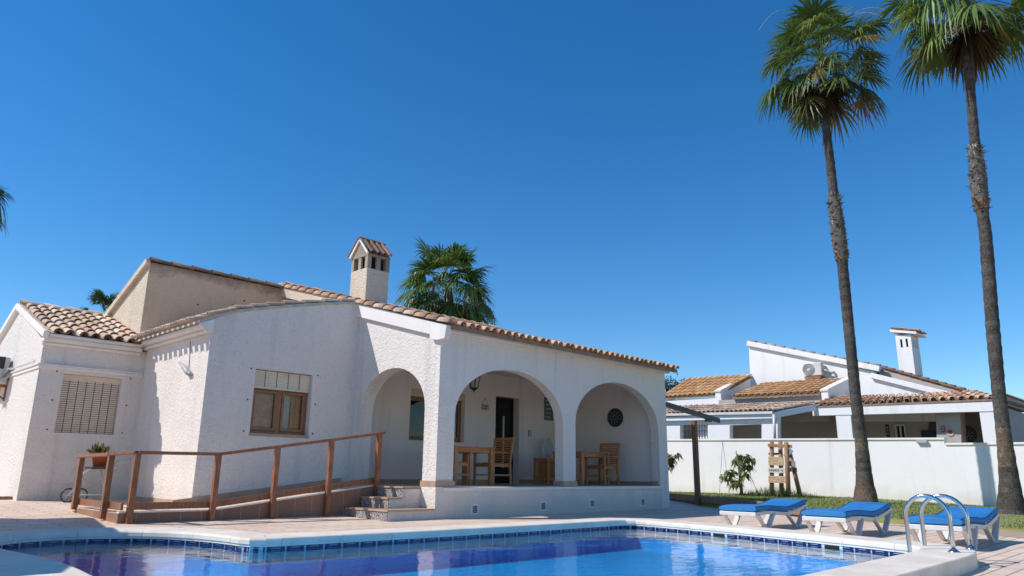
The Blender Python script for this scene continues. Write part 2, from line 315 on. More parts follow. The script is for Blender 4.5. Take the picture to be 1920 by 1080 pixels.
def tiles(mb, O, u, v, nu, nv, sp=0.23, row=0.36, r=0.085, cols=TILECOL, seg=6, jit=0.006, colvar=0.15, channel=True):
    """barrel tiles: O lower left corner on the roof plane, u along the eave, v up the slope"""
    O = Vector(O); u = Vector(u).normalized(); v = Vector(v).normalized(); n = u.cross(v).normalized()
    if n.z < 0: n = -n
    for i in range(nu):
        for j in range(nv):
            c = rnd.choice(cols); k = 1 + rnd.uniform(-colvar, colvar); c = tuple(max(0.02, x * k) for x in c)
            b = O + u * (sp * (i + 0.5) + rnd.uniform(-jit, jit)) + v * (row * j + rnd.uniform(-jit, jit) * 2)
            if channel:
                bc = O + u * (sp * i) + v * (row * j)
                ri = r * 1.0; vs = []
                for tt, lift in ((0, 0.03), (row + 0.03, 0.012)):
                    for q in range(seg + 1):
                        a = math.pi * q / seg; vs.append(bc + v * tt + u * (math.cos(a) * ri) + n * (lift + ri * 0.72 - math.sin(a) * ri * 0.72))
                mb.add(vs, [(q, q + 1, seg + 2 + q, seg + 1 + q) for q in range(seg)], 0, tuple(x * 0.82 for x in c), True)
            vs = []
            r0, r1 = r * 1.04, r * 0.84; th = 0.014
            for tt, rr, lift in ((0, r0, 0.055), (row + 0.04, r1, 0.03)):
                for rad in (rr, rr - th):
                    for q in range(seg + 1):
                        a = math.pi * q / seg; vs.append(b + v * tt + u * (math.cos(a) * rad) + n * (lift + math.sin(a) * rad * 0.95))
            N = seg + 1; fs = []
            for q in range(seg):
                fs.append((q, q + 1, 2 * N + q + 1, 2 * N + q))               # outside
                fs.append((N + q + 1, N + q, 3 * N + q, 3 * N + q + 1))       # inside
            mb.add(vs, fs, 0, c, True)
            mb.add(vs, [(q + 1, q, N + q, N + q + 1) for q in range(seg)], 0, c)
def ridge_tiles(mb, p, q, r=0.10, row=0.36, cols=TILECOL, seg=8, lift=0.0, up=(0, 0, 1)):
    p = Vector(p); q = Vector(q); L = (q - p).length; d = (q - p).normalized(); s_ = d.cross(Vector(up)).normalized(); n = s_.cross(d).normalized()
    k = max(1, int(L / row)); row = L / k
    for j in range(k):
        c = rnd.choice(cols); kk = 1 + rnd.uniform(-0.15, 0.15); c = tuple(x * kk for x in c); vs = []
        for tt, rr, lf in ((0, r * 1.08, 0.018), (row + 0.03, r * 0.88, 0)):
            for rad in (rr, rr - 0.014):
                for qn in range(seg + 1):
                    a = math.pi * qn / seg; vs.append(p + d * (row * j + tt) + s_ * (math.cos(a) * rad) + n * (lift + lf + math.sin(a) * rad * 0.9))
        N = seg + 1; fs = []
        for qn in range(seg): fs += [(qn, qn + 1, 2 * N + qn + 1, 2 * N + qn), (N + qn + 1, N + qn, 3 * N + qn, 3 * N + qn + 1), (qn + 1, qn, N + qn, N + qn + 1)]
        mb.add(vs, fs, 0, c, True)
def gz(y): return min(0.45, max(0.0, 0.034 * (y - 9.8)))
# ------------------------------------------------------------------ key planes of the villa (metres)
Yp, Xp, Yc, Xc, Yl, Xl, Xe = 9.75, 8.222, 12.345, 5.234, 15.333, 3.462, 15.47
Yb, ZF, Yt, Xt, YBK = 12.8, 0.52, 15.55, 5.157, 20.5
RS = 0.2766
def roofz(y): return 3.34 + RS * (y - 9.55)      # top of the rake along the porch side
# ------------------------------------------------------------------ ground, deck, pool
nose_px = [(0, 1003), (80, 998), (160, 996), (250, 994), (350, 997), (420, 1003), (448, 1008)]
zc = 0.13
inner = [(1.62, 2.24), (1.62, 4.2), (1.64, 5.1), (1.70, 5.7), (1.70, 6.4), (1.63, 7.0), (1.59, 7.5), (1.62, 8.1)]
inner += [(1.86, 8.55), (2.25, 8.75), (2.63, 8.74), (3.03, 8.53), (3.36, 8.05), (3.50, 7.45), (3.52, 6.86)]
inner += [(4.23, 6.80), (5.5, 6.69), (7.2, 6.60), (9.15, 6.55), (9.28, 6.44), (9.1, 5.37), (8.78, 4.06), (8.40, 2.86), (8.16, 2.24)]
def smooth_loop(L, n=1):
    for _ in range(n):
        o = []
        for i, p in enumerate(L):
            a = Vector(p); b = Vector(L[(i + 1) % len(L)])
            o += [tuple(a.lerp(b, 0.22)), tuple(a.lerp(b, 0.78))] if (b - a).length < 1.4 else [tuple(a.lerp(b, 0.05)), tuple(a.lerp(b, 0.95))]
        L = o
    return L
NOSE = smooth_loop(inner, 2)
def offset(L, d):
    n = len(L); o = []
    for i in range(n):
        a, b, c = Vector(L[i - 1]), Vector(L[i]), Vector(L[(i + 1) % n])
        e1 = (b - a).normalized(); e2 = (c - b).normalized(); t = (e1 + e2)
        if t.length < 1e-4: t = e1
        t.normalize(); nn = Vector((-t.y, t.x)); k = d / max(0.5, nn.dot(Vector((-e1.y, e1.x))))
        o.append(tuple(b + nn * k))
    return o
OUTER = offset(NOSE, 0.47); WALL = offset(NOSE, 0.035)
mb = MB(); mb.plate([(-600, -600), (700, -600), (700, 9.8), (-600, 9.8)], [offset(NOSE, 0.30)], fXY(-0.03), 0, -0.05)
mb.add([(-600, 9.8, -0.03), (700, 9.8, -0.03), (700, 23, 0.42), (-600, 23, 0.42), (-600, 900, 0.42), (700, 900, 0.42)], [(0, 1, 2, 3), (3, 2, 5, 4)])
tag(mb.build('ground', M['ground']), kind='structure')
mb = MB(); mb.plate([(-9, -9), (20.5, -9), (20.5, 9.8), (-9, 9.8)], [offset(NOSE, 0.33)], fXY(0), 0, -0.02)
mb.add([(-9, 9.8, 0), (20.5, 9.8, 0), (20.5, 22, gz(22)), (-9, 22, gz(22))], [(0, 1, 2, 3)])
tag(mb.build('pool_deck', M['deck']), kind='structure')
# pool
pool = thing('swimming_pool', 'blue tiled swimming pool with rounded bay and pale stone edge', 'pool', (5.3, 4.4, 0))
mb = MB()
NN = len(NOSE); WZ = 0.018
dep = -0.27
wl = WALL
mb.add([(x, y, 0.075) for x, y in wl] + [(x, y, dep) for x, y in wl], [(i, (i + 1) % NN, NN + (i + 1) % NN, NN + i) for i in range(NN)])
tr = tessellate_polygon([[Vector((x, y, 0)) for x, y in wl]])
mb.add([(x, y, dep) for x, y in wl], [tuple(t) for t in tr])
mb.build('basin', M['pool'], pool)
# coping stones
def walk(L, closed=True):
    pts = [Vector(p) for p in L]; acc = [0.0]
    n = len(pts)
    for i in range(n): acc.append(acc[-1] + (pts[(i + 1) % n] - pts[i]).length)
    return pts, acc
ptsN, accN = walk(NOSE)
def at_s(s_):
    s_ %= accN[-1]
    for i in range(NN):
        if accN[i + 1] >= s_:
            t = (s_ - accN[i]) / max(1e-9, accN[i + 1] - accN[i]); return i, t
    return NN - 1, 1.0
def loop_at(L, s_):
    i, t = at_s(s_); return Vector(L[i]).lerp(Vector(L[(i + 1) % NN]), t)
prof = [(0.036, 0.046), (0.012, 0.046), (0.012, 0.068), (0.0, 0.072), (0.0, 0.108), (0.008, 0.121), (0.022, 0.128), (0.045, 0.130), (0.30, 0.130), (0.462, 0.129), (0.47, 0.122), (0.47, -0.03)]
offL = [offset(NOSE, d) for d, z in prof]
mb = MB(); tot = accN[-1]; ns = int(tot / 0.62); sl_ = tot / ns
for k in range(ns):
    s0 = k * sl_ + 0.002; s1 = (k + 1) * sl_ - 0.002; sub = 4
    vs = []
    for q in range(sub + 1):
        ss = s0 + (s1 - s0) * q / sub
        for li, (d, z) in enumerate(prof):
            p = loop_at(offL[li], ss); vs.append((p.x, p.y, z))
    P = len(prof)
    mb.add(vs, [(q * P + i, (q + 1) * P + i, (q + 1) * P + i + 1, q * P + i + 1) for q in range(sub) for i in range(P - 1)], 0, None, False)
    mb.add(vs[:P], [tuple(range(P))]); mb.add(vs[-P:], [tuple(range(P - 1, -1, -1))])
o = mb.build('coping', M['coping'], pool, recalc=False)
mb = MB(); a1 = offset(NOSE, 0.05); a2 = offset(NOSE, 0.46)
mb.add([(x, y, 0.122) for x, y in a1] + [(x, y, 0.122) for x, y in a2], [(i, (i + 1) % NN, NN + (i + 1) % NN, NN + i) for i in range(NN)])
mb.add([(x, y, 0.122) for x, y in a1] + [(x, y, 0.07) for x, y in a1], [(i, (i + 1) % NN, NN + (i + 1) % NN, NN + i) for i in range(NN)])
mb.build('coping_joint', M['joint'], pool)
# waterline tile band
mb = MB(); nb = int(tot / 0.205); st = tot / nb
gA = offset(NOSE, 0.031); tA = offset(NOSE, 0.027); lA = offset(NOSE, 0.025)
mb.add([(x, y, 0.046) for x, y in gA] + [(x, y, -0.12) for x, y in gA], [(i, (i + 1) % NN, NN + (i + 1) % NN, NN + i) for i in range(NN)], 1)
def strip(L, s0, s1, z0, z1, m):
    a, b, c = loop_at(L, s0), loop_at(L, (s0 + s1) / 2), loop_at(L, s1)
    vs = [(p.x, p.y, z) for p in (a, b, c) for z in (z0, z1)]
    mb.add(vs, [(0, 2, 3, 1), (2, 4, 5, 3)], m)
for k in range(nb):
    s0 = k * st + 0.010; s1 = (k + 1) * st - 0.010
    strip(tA, s0, s1, -0.10, 0.044, 0)
    strip(lA, s0 + 0.045, s1 - 0.045, 0.028, 0.0335, 2)
mb.build('tile_band', [M['band_blue'], M['grout'], M['band_line']], pool, recalc=False)
for (x0, x1, y) in ((1337, 1358, 999), (1545, 1574, 1022)):
    def near(px):
        best = min(range(400), key=lambda q: abs(px - _px(*loop_at(lA, tot * q / 400), 0.01)) if loop_at(lA, tot * q / 400).x > 7.6 and loop_at(lA, tot * q / 400).y > 2.3 else 1e9)
        return tot * best / 400
    def _px(X, Y, Z):
        d = Vector((X, Y, Z)) - C0; return PCX + F_PX * d.dot(Rv) / d.dot(Dv)
    s0, s1 = sorted((near(x0), near(x1)))
    mb = MB(); strip(offset(NOSE, 0.022), s0 - 0.04, s1 + 0.04, -0.08, 0.045, 0); strip(offset(NOSE, 0.019), s0, s1, -0.06, 0.040, 1)
    mb.build('skimmer_opening', [M['white_plastic'], M['dark_hole']], pool, recalc=False)
mb = MB(); ww = offset(NOSE, 0.034); tr = tessellate_polygon([[Vector((x, y, 0)) for x, y in ww]])
mb.add([(x, y, WZ) for x, y in ww], [tuple(t) for t in tr])
o = mb.build('water', M['water'], recalc=True); tag(o, kind='structure')
if o.data.polygons[0].normal.z < 0: o.data.flip_normals()
# ------------------------------------------------------------------ the villa
villa = thing('villa', 'white roughcast villa with arched porch and terracotta roof by the pool', 'house', (10, 12.5, 0))
def part(mb, name, mat, parent=villa, **k): return mb.build(name, mat, parent, **k)
def arch(c, a, spring, b, n=18, right_to_left=False):
    L = [(c - a * math.cos(math.pi * i / n), spring + b * math.sin(math.pi * i / n)) for i in range(n + 1)]
    return L[::-1] if right_to_left else L
TW = 0.22
# porch front wall with two arches
mb = MB()
ZT = 3.285
out = [(Xp, ZF), (8.61, ZF)] + arch(10.09, 1.48, 1.75, 0.95) + [(11.57, ZF), (11.97, ZF)] + arch(13.535, 1.565, 1.80, 0.985) + [(15.10, ZF - 0.01), (15.10, 0.0), (Xe, 0.0), (Xe, ZT), (Xp, ZT)]
mb.plate(out, [], fXZ(Yp), 0, TW)
part(mb, 'porch_wall', M['stucco'])
# porch side wall with arch; its top follows the roof slope
mb = MB()
out = [(Yp + TW, ZF), (10.11, ZF)] + arch(11.12, 1.0, 1.86, 0.80) + [(12.12, ZF), (Yb + 0.2, ZF), (Yb + 0.2, roofz(Yb + 0.2) - 0.28), (Yp + TW, roofz(Yp + TW) - 0.2)]
mb.plate(out, [], fYZ(Xp), 0, 0.30)
part(mb, 'porch_wall', M['stucco'])
# front corner infill up to the rake (little gable triangle)
mb = MB(); mb.plate([(Yb + 0.2, 3.2), (Yt + 0.2, 3.2), (Yt + 0.2, roofz(Yt + 0.2) - 0.28), (Yb + 0.2, roofz(Yb + 0.2) - 0.28)], [], fYZ(Xp), 0, 0.3)
part(mb, 'upper_wall', M['beige_light'])
# plinth with lip, floor
mb = MB(); mb.box(Xp - 0.03, 15.095, Yp - 0.045, Yp + 0.34, -0.02, ZF - 0.07); mb.box(Xp - 0.03, Xp + 0.139, Yp - 0.045, Yp + 0.34, ZF - 0.0699, ZF); part(mb, 'plinth', M['stucco_base'])
mb = MB(); mb.box(Xp + 0.14, 15.095, Yp - 0.075, Yp + 0.30, ZF - 0.068, ZF - 0.006); part(mb, 'plinth_ledge', M['plaster'], bevel=0.012)
mb = MB(); mb.box(Xp - 0.37, Xe - 0.35, Yp + 0.36, Yb + 0.05, 0.3, ZF); part(mb, 'porch_floor', M['porch_floor'])
mb = MB(); mb.box(Xp + 0.02, Xe - 0.05, Yp + 0.10, Yp + 0.358, ZF - 0.005, ZF + 0.002); part(mb, 'porch_floor', M['porch_floor'])
for q in range(4):
    p = onY((890, 1018, 1110, 1205)[q], (955, 949, 944, 941)[q], Yp - 0.045)
    mb = MB(); mb.box(p.x - 0.085, p.x + 0.085, Yp - 0.053, Yp - 0.044, p.z - 0.09, p.z + 0.09)
    f = part(mb, 'vent_grille', M['plaster'])
    mb = MB(); mb.box(p.x - 0.055, p.x + 0.055, Yp - 0.055, Yp - 0.0528, p.z - 0.06, p.z + 0.06); b_ = mb.build('grille_shade', M['iron'], f)  # flat dark panel drawn as the shaded hollow behind the bars
    mb = MB()
    for k in range(4): mb.box(p.x - 0.05 + k * 0.033 - 0.004, p.x - 0.05 + k * 0.033 + 0.004, Yp - 0.06, Yp - 0.0551, p.z - 0.06, p.z + 0.06)
    for k in range(3): mb.box(p.x - 0.055, p.x + 0.055, Yp - 0.0625, Yp - 0.0601, p.z - 0.035 + k * 0.035 - 0.004, p.z - 0.035 + k * 0.035 + 0.004)
    mb.build('grille_bar', M['grey_plastic'], f)
# back wall of the porch with window and door openings
wx0, wx1 = onY(768, 790, Yb).x, onY(871, 790, Yb).x
wz0, wz1 = onY(790, 826, Yb).z, onY(768, 728, Yb).z
dx0, dx1 = onY(928.5, 820, Yb).x, onY(973, 820, Yb).x
dz1 = onY(929, 742, Yb).z
mb = MB(); BH = 3.12
mb.plate([(Xp + 0.30, ZF - 0.1), (dx0, ZF - 0.1), (dx0, dz1), (dx1, dz1), (dx1, ZF - 0.1), (Xe - 0.26, ZF - 0.1), (Xe - 0.26, BH), (Xp + 0.30, BH)], [rect(wx0, wx1, wz0, wz1)], fXZ(Yb), 0, 0.28)
part(mb, 'porch_back_wall', M['porch_paint'])
mb = MB(); mb.box(Xe - 0.255, Xe, Yp + TW + 0.002, YBK, 0, 3.22); part(mb, 'end_wall', M['porch_paint'])
mb = MB(); mb.box(Xp + 0.302, Xe - 0.258, Yp + TW + 0.002, Yb + 0.28, BH + 0.002, BH + 0.10); part(mb, 'porch_ceiling', M['porch_paint'])
# near-black sheet behind door and window, standing in for an unlit room
mb = MB(); mb.box(Xp + 0.4, Xe - 0.3, Yb + 0.40, Yb + 0.45, 0.3, BH); part(mb, 'dark_room_sheet', M['dark_hole'])
# skirting
mb = MB()
mb.box(Xp + 0.31, dx0 - 0.02, Yb - 0.014, Yb - 0.001, ZF, ZF + 0.085); mb.box(dx1 + 0.02, Xe - 0.27, Yb - 0.014, Yb - 0.001, ZF, ZF + 0.085)
mb.box(Xe - 0.270, Xe - 0.256, Yp + TW + 0.01, Yb - 0.02, ZF, ZF + 0.085)
part(mb, 'skirting', M['skirt'])
mb = MB()
for (x0, x1, y0, y1) in ((Xp - 0.025, 8.635, Yp - 0.025, 10.135), (11.545, 11.995, Yp - 0.025, Yp + TW + 0.025), (15.075, 15.22, Yp + 0.04, Yp + TW + 0.025)):
    mb = MB(); mb.box(x0, x1, y0, y1, ZF + 0.003, ZF + 0.10); part(mb, 'column_base', M['skirt'])
# porch corner column: thicken behind the front wall return
# back wall window
def casement(x0, x1, z0, z1, Y, parent, curtain=True, shut=0.0, depth=0.14, nm='window'):
    fw_ = 0.055
    mb = MB()
    mb.plate(rect(x0, x1, z0, z1), [rect(x0 + fw_, (x0 + x1) / 2 - 0.045, z0 + fw_, z1 - fw_ - shut), rect((x0 + x1) / 2 + 0.045, x1 - fw_, z0 + fw_, z1 - fw_ - shut)], fXZ(Y + depth), 0, 0.05)
    win = mb.build(nm, M['frame_wood'], parent, bevel=0.004)
    for a, b in ((x0 + fw_, (x0 + x1) / 2 - 0.045), ((x0 + x1) / 2 + 0.045, x1 - fw_)):
        mb = MB(); s_ = 0.05
        mb.plate(rect(a + 0.004, b - 0.004, z0 + fw_ + 0.004, z1 - fw_ - shut - 0.004), [rect(a + s_, b - s_, z0 + fw_ + s_, z1 - fw_ - shut - s_)], fXZ(Y + depth - 0.012), 0, 0.04)
        mb.build('sash', M['frame_wood'], win, bevel=0.005)
        mb = MB(); mb.box(a + s_, b - s_, Y + depth + 0.014, Y + depth + 0.02, z0 + fw_ + s_, z1 - fw_ - shut - s_); mb.build('pane', M['pane'], win)
    return win
casement(wx0, wx1, wz0, wz1 - 0.14, Yb, villa, depth=0.13)
mb = MB()
for k in range(4): mb.box(wx0 + 0.01, wx1 - 0.01, Yb + 0.09 + 0.004 * (k % 2), Yb + 0.12, wz1 - 0.145 + k * 0.036, wz1 - 0.112 + k * 0.036)
part(mb, 'roller_shutter', M['slat'])
# doorway: near-black sheet standing in for the unlit hall
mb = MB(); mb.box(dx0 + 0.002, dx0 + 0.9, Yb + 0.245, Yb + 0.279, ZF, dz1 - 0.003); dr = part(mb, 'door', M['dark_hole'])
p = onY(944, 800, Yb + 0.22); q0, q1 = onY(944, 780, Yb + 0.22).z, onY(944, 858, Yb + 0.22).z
mb = MB(); mb.box(p.x - 0.014, p.x + 0.014, Yb + 0.205, Yb + 0.243, q1 - 0.25, q0); mb.build('doorway_strip', M['curtain'], dr)  # narrow pale upright strip inside the doorway
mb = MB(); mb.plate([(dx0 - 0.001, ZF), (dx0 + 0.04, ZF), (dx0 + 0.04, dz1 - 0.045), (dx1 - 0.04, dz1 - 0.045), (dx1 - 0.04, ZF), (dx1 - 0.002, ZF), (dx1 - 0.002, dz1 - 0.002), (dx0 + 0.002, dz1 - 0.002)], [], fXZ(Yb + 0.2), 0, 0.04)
part(mb, 'door_frame', M['dark_hole'])  # frame in the same near-black, doorway gloom in its colour
# ---- wing C (window wing)
cx0, cx1 = onY(474, 750, Yc).x, onY(583, 750, Yc).x
cz0, cz1 = onY(518, 814, Yc).z, onY(533, 697, Yc).z
rake = [(onY(x, y, Yc)) for x, y in ((395, 599), (445, 586), (535, 577), (610, 572), (671, 570))]
rake = [(p.x, p.z) for p in rake]
mb = MB(); out = [(Xc, 0.0), (Xp + 0.0, 0.0), (Xp, rake[-1][1] + 0.02)] + [(x, z + 0.02) for x, z in rake[-2::-1]]
out[-1] = (Xc, rake[0][1] + 0.01)
mb.plate(out, [rect(cx0, cx1, cz0, cz1)], fXZ(Yc), 0, 0.28)
part(mb, 'wing_wall', M['stucco'])
mb = MB(); mb.box(Xc - 0.004, Xc + 0.28, Yc + 0.281, Yt + 1.0, 0, rake[0][1] + 0.02); mb.box(Xc - 0.004, Xc - 0.0005, Yc + 0.001, Yc + 0.2809, 0, rake[0][1] - 0.01); part(mb, 'wing_wall', M['stucco_base'])
win = casement(cx0, cx1, cz0, cz1 - 0.30, Yc, villa, depth=0.13)
xm_ = (cx0 + cx1) / 2
for xa_, xb_ in ((cx0 + 0.04, xm_ - 0.02), (xm_ + 0.02 + (cx1 - xm_) * 0.45, cx1 - 0.04)):
    mb = MB(); mb.box(xa_, xb_, Yc + 0.20, Yc + 0.215, cz0 + 0.03, cz1 - 0.31); mb.box(xa_ + 0.09, xb_ - 0.07, Yc + 0.185, Yc + 0.1999, cz0 + 0.12, cz0 + 0.30); mb.box(xa_ + 0.09, xb_ - 0.07, Yc + 0.185, Yc + 0.1999, cz0 + 0.36, cz1 - 0.42); mb.build('inner_shutter', M['redbrown'], win, bevel=0.008)
mb = MB(); nf = 10
xa_, xb_ = xm_ + 0.05, xm_ + 0.03 + (cx1 - xm_) * 0.44
vs = [(xa_ + (xb_ - xa_) * k / (4 * nf), Yc + 0.235 + 0.012 * math.sin(k * 1.57), z) for k in range(4 * nf + 1) for z in (cz0 + 0.03, cz1 - 0.31)]
mb.add(vs, [(2 * k, 2 * k + 2, 2 * k + 3, 2 * k + 1) for k in range(4 * nf)], 0, None, True); mb.build('curtain', M['curtain'], win)
mb = MB()
for k in range(8): mb.box(cx0 + 0.01, cx1 - 0.01, Yc + 0.085 - 0.008 * math.sin(k / 7 * 3.1), Yc + 0.115, cz1 - 0.305 + k * 0.037, cz1 - 0.271 + k * 0.037)
mb.box(cx0 + 0.01, cx1 - 0.01, Yc + 0.06, Yc + 0.115, cz1 - 0.335, cz1 - 0.307)
sh_ = part(mb, 'roller_shutter', M['slat'])
mb = MB()
for k in range(1, 5): x = cx0 + (cx1 - cx0) * k / 5; mb = MB(); mb.box(x - 0.003, x + 0.003, Yc + 0.068, Yc + 0.074, cz1 - 0.30, cz1 - 0.01); mb.build('shutter_cord', M['ink'], sh_)
mb = MB(); mb.box(cx0 - 0.01, cx1 + 0.01, Yc - 0.015, Yc + 0.12, cz0 - 0.05, cz0 - 0.002); part(mb, 'window_sill', M['skirt'])
# roof of wing C: profile along X, extruded along Y
mb = MB(); prof_c = [(Xc - 0.25, rake[0][1] - 0.10)] + rake
up_ = [(x, z + 0.05) for x, z in prof_c]; out = prof_c + up_[::-1]
mb.plate(out, [], fXZ(Yc - 0.03), 0, Yt - Yc + 0.02)
rf = part(mb, 'wing_roof', M['mortar'])
mb = MB(); mb.plate([(Xc - 0.24, rake[0][1] - 0.10), (Xc - 0.10, rake[0][1] - 0.23), (Xc + 0.02, rake[0][1] - 0.23), (Xc + 0.02, rake[0][1] + 0.02)], [], fXZ(Yc - 0.031), 0, 0.03); mb.build('eaves_end', M['plaster'], rf)
mb = MB()
for (xa, za), (xb, zb) in zip(prof_c[:-1], prof_c[1:]):
    u_ = Vector((0, 1, 0)); v_ = Vector((xb - xa, 0, zb - za)); L = v_.length; nv = max(1, round(L / 0.36))
    tiles(mb, (xa - (0.12 if xa < Xc - 0.1 else 0), Yc - 0.03, za + (-0.02 if xa < Xc - 0.1 else 0.03)), u_, v_, 14, nv, sp=(Yt - Yc + 0.03) / 14, row=L / nv, r=0.070, cols=TILEPALE, channel=False)
mb.build('roof_tiles', M['tile'], rf, recalc=False)
mb = MB(); mb.box(Xc - 0.08, Xc - 0.005, Yc - 0.028, Yl - 0.005, rake[0][1] - 0.23, rake[0][1] - 0.167); mb.box(Xc - 0.19, Xc - 0.005, Yc - 0.029, Yl - 0.004, rake[0][1] - 0.165, rake[0][1] - 0.075); part(mb, 'eaves_cornice', M['plaster'], bevel=0.02)
# skirting of wing C
mb = MB(); mb.box(Xc - 0.014, Xc - 0.001, Yc - 0.012, Yl - 0.4, 0.15, 0.25); mb.box(Xc - 0.014, 5.4, Yc - 0.014, Yc - 0.001, 0.15, 0.25); part(mb, 'skirting', M['skirt'])
# ---- left wing
lx0, lx1 = onY(110, 760, Yl).x, onY(222, 760, Yl).x
lz0, lz1 = onY(158, 813, Yl).z, onY(173, 705, Yl).z
ZLE = 3.02
mb = MB(); mb.plate(rect(Xl, Xc + 0.3, 0, ZLE), [rect(lx0, lx1, lz0, lz1)], fXZ(Yl), 0, 0.28); part(mb, 'left_wing_wall', M['stucco_base'])
YR, ZR = 17.72, 3.98
mb = MB(); mb.plate([(Yl + 0.001, 0), (YBK, 0), (YBK, ZLE - 0.02), (YR, ZR - 0.06), (Yl + 0.001, ZLE - 0.02)], [], fYZ(Xl - 0.02), 0, 0.0195); part(mb, 'left_wing_wall', M['stucco'])
mb = MB(); mb.box(lx0 - 0.005, lx1 + 0.005, Yl + 0.12, Yl + 0.14, lz0, lz1); sh_ = part(mb, 'roller_shutter', M['frame_wood'])
mb = MB(); nsl = 24
for k in range(nsl):
    z = lz0 + (lz1 - 0.10 - lz0) * k / nsl
    mb.box(lx0 + 0.01, lx1 - 0.01, Yl + 0.10, Yl + 0.118, z + 0.011, z + (lz1 - 0.10 - lz0) / nsl)
mb.box(lx0, lx1, Yl + 0.085, Yl + 0.119, lz1 - 0.10, lz1 - 0.004)
mb.build('shutter_slats', M['slat'], sh_)
mb = MB()
for k in range(1, 7): x = lx0 + (lx1 - lx0) * k / 7; mb = MB(); mb.box(x - 0.004, x + 0.004, Yl + 0.094, Yl + 0.0998, lz0 + 0.01, lz1 - 0.1); mb.build('shutter_cord', M['ink'], sh_)
# string course
mb = MB(); zs = onY(75, 681, Yl).z
mb.box(Xl - 0.045, Xc - 0.01, Yl - 0.045, Yl - 0.001, zs - 0.09, zs - 0.03); mb.box(Xl - 0.07, Xc - 0.01, Yl - 0.07, Yl - 0.001, zs - 0.028, zs)
mb.box(Xl - 0.045, Xl - 0.001, Yl, YBK - 1, zs - 0.09, zs - 0.03); mb.box(Xl - 0.07, Xl - 0.001, Yl, YBK - 1, zs - 0.028, zs)
part(mb, 'string_course', M['plaster'], bevel=0.008)
mb = MB(); mb.box(Xl - 0.06, Xc - 0.12, Yl - 0.075, Yl - 0.001, ZLE - 0.09, ZLE - 0.03); mb.box(Xl - 0.06, Xc - 0.12, Yl - 0.16, Yl + 0.1, ZLE - 0.028, ZLE + 0.05); part(mb, 'eaves_cornice', M['plaster'], bevel=0.02)
# left wing roof: two slopes, ridge along X
mb = MB(); slf = (ZR - (ZLE + 0.03)) / (YR - (Yl - 0.22))
prof_l = [(Yl - 0.22, ZLE + 0.052), (YR, ZR), (YBK + 0.3, ZR - 0.42 * (YBK + 0.3 - YR))]
out = prof_l + [(y, z + 0.04) for y, z in prof_l][::-1]
mb.plate(out, [], fYZ(Xl - 0.02), 0, Xt - Xl + 0.015); rf = part(mb, 'left_wing_roof', M['mortar'])
mb = MB(); mb.box(Xl + 0.0, Xc - 0.15, Yl - 0.225, Yl - 0.1, ZLE + 0.0505, ZLE + 0.115); mb.build('eaves_mortar', M['plaster'], rf, bevel=0.02)
mb = MB(); v_ = Vector((0, YR - (Yl - 0.22), ZR - (ZLE + 0.052))); L = v_.length
tiles(mb, (Xl + 0.02, Yl - 0.24, ZLE + 0.085), (1, 0, 0), v_, 8, 8, sp=(Xt - Xl - 0.02) / 8, row=L / 8, r=0.086, cols=TILEPALE, seg=8, jit=0.012)
v_ = Vector((0, YR - YBK, 0.42 * (YBK - YR))); L = v_.length
tiles(mb, (Xl + 0.02, YBK + 0.3, ZR - 0.42 * (YBK + 0.3 - YR) + 0.03), (1, 0, 0), v_, 7, 8, sp=(Xt - Xl - 0.02) / 7, row=L / 8, r=0.098, cols=TILEPALE, jit=0.012)
ridge_tiles(mb, (Xl - 0.03, YR, ZR + 0.07), (Xt, YR, ZR + 0.07), r=0.10, cols=TILEPALE)
mb.build('roof_tiles', M['tile'], rf, recalc=False)
mb = MB()      # raked gable cornice on the sunny side
for (ya, za), (yb_, zb) in zip(prof_l[:-1], prof_l[1:]):
    mb.bar((Xl - 0.05, ya, za + 0.03), (Xl - 0.05, yb_, zb + 0.03), 0.10, 0.13)
part(mb, 'gable_cornice', M['plaster'], bevel=0.015)
# ---- tall block behind: beige walls
ZTT = 4.93
mb = MB(); mb.plate([(Xt + 0.001, 2.9), (Xp + 0.02, 2.9), (Xp + 0.02, ZTT), (Xt + 0.001, ZTT)], [], fXZ(Yt), 0, 0.28); part(mb, 'tall_wall', M['beige'])
mb = MB(); mb.plate([(Yt + 0.002, 2.5), (YBK, 2.5), (YBK, ZTT - 0.40 * (YBK - Yt)), (Yt + 0.002, ZTT)], [], fYZ(Xt - 0.02), 0, 0.02); part(mb, 'tall_wall', M['beige_light'])
mb = MB()
p0 = Vector((Xt - 0.06, Yt - 0.02, ZTT + 0.02)); p1 = Vector((Xt - 0.06, YBK, ZTT + 0.02 - 0.40 * (YBK - Yt)))
mb.bar(p0, p1, 0.09, 0.13); part(mb, 'gable_cornice', M['beige_light'], bevel=0.012)
mb = MB()      # main roof sheets: front slope (porch side) and back slope
YE = 9.47
pr = [(YE, roofz(YE) - 0.12), (Yt + 0.1, roofz(Yt + 0.1) - 0.12), (Yt + 0.1, roofz(Yt + 0.1) - 0.03), (YE, roofz(YE) - 0.03)]
mb.plate(pr, [], fYZ(Xp + 0.02), 0, Xe + 0.12 - Xp)
mb.plate([(Yt + 0.1, ZTT + 0.03), (YBK + 0.3, ZTT + 0.03 - 0.4 * (YBK + 0.2 - Yt)), (YBK + 0.3, ZTT - 0.06 - 0.4 * (YBK + 0.2 - Yt)), (Yt + 0.1, ZTT - 0.06)], [], fYZ(Xt + 0.02), 0, Xe + 0.1 - Xt)
rf = part(mb, 'main_roof', M['tile_bed'])
mb = MB(); v_ = Vector((0, Yt - YE, RS * (Yt - YE))); L = v_.length; nv = int(L / 0.37); nu = 38
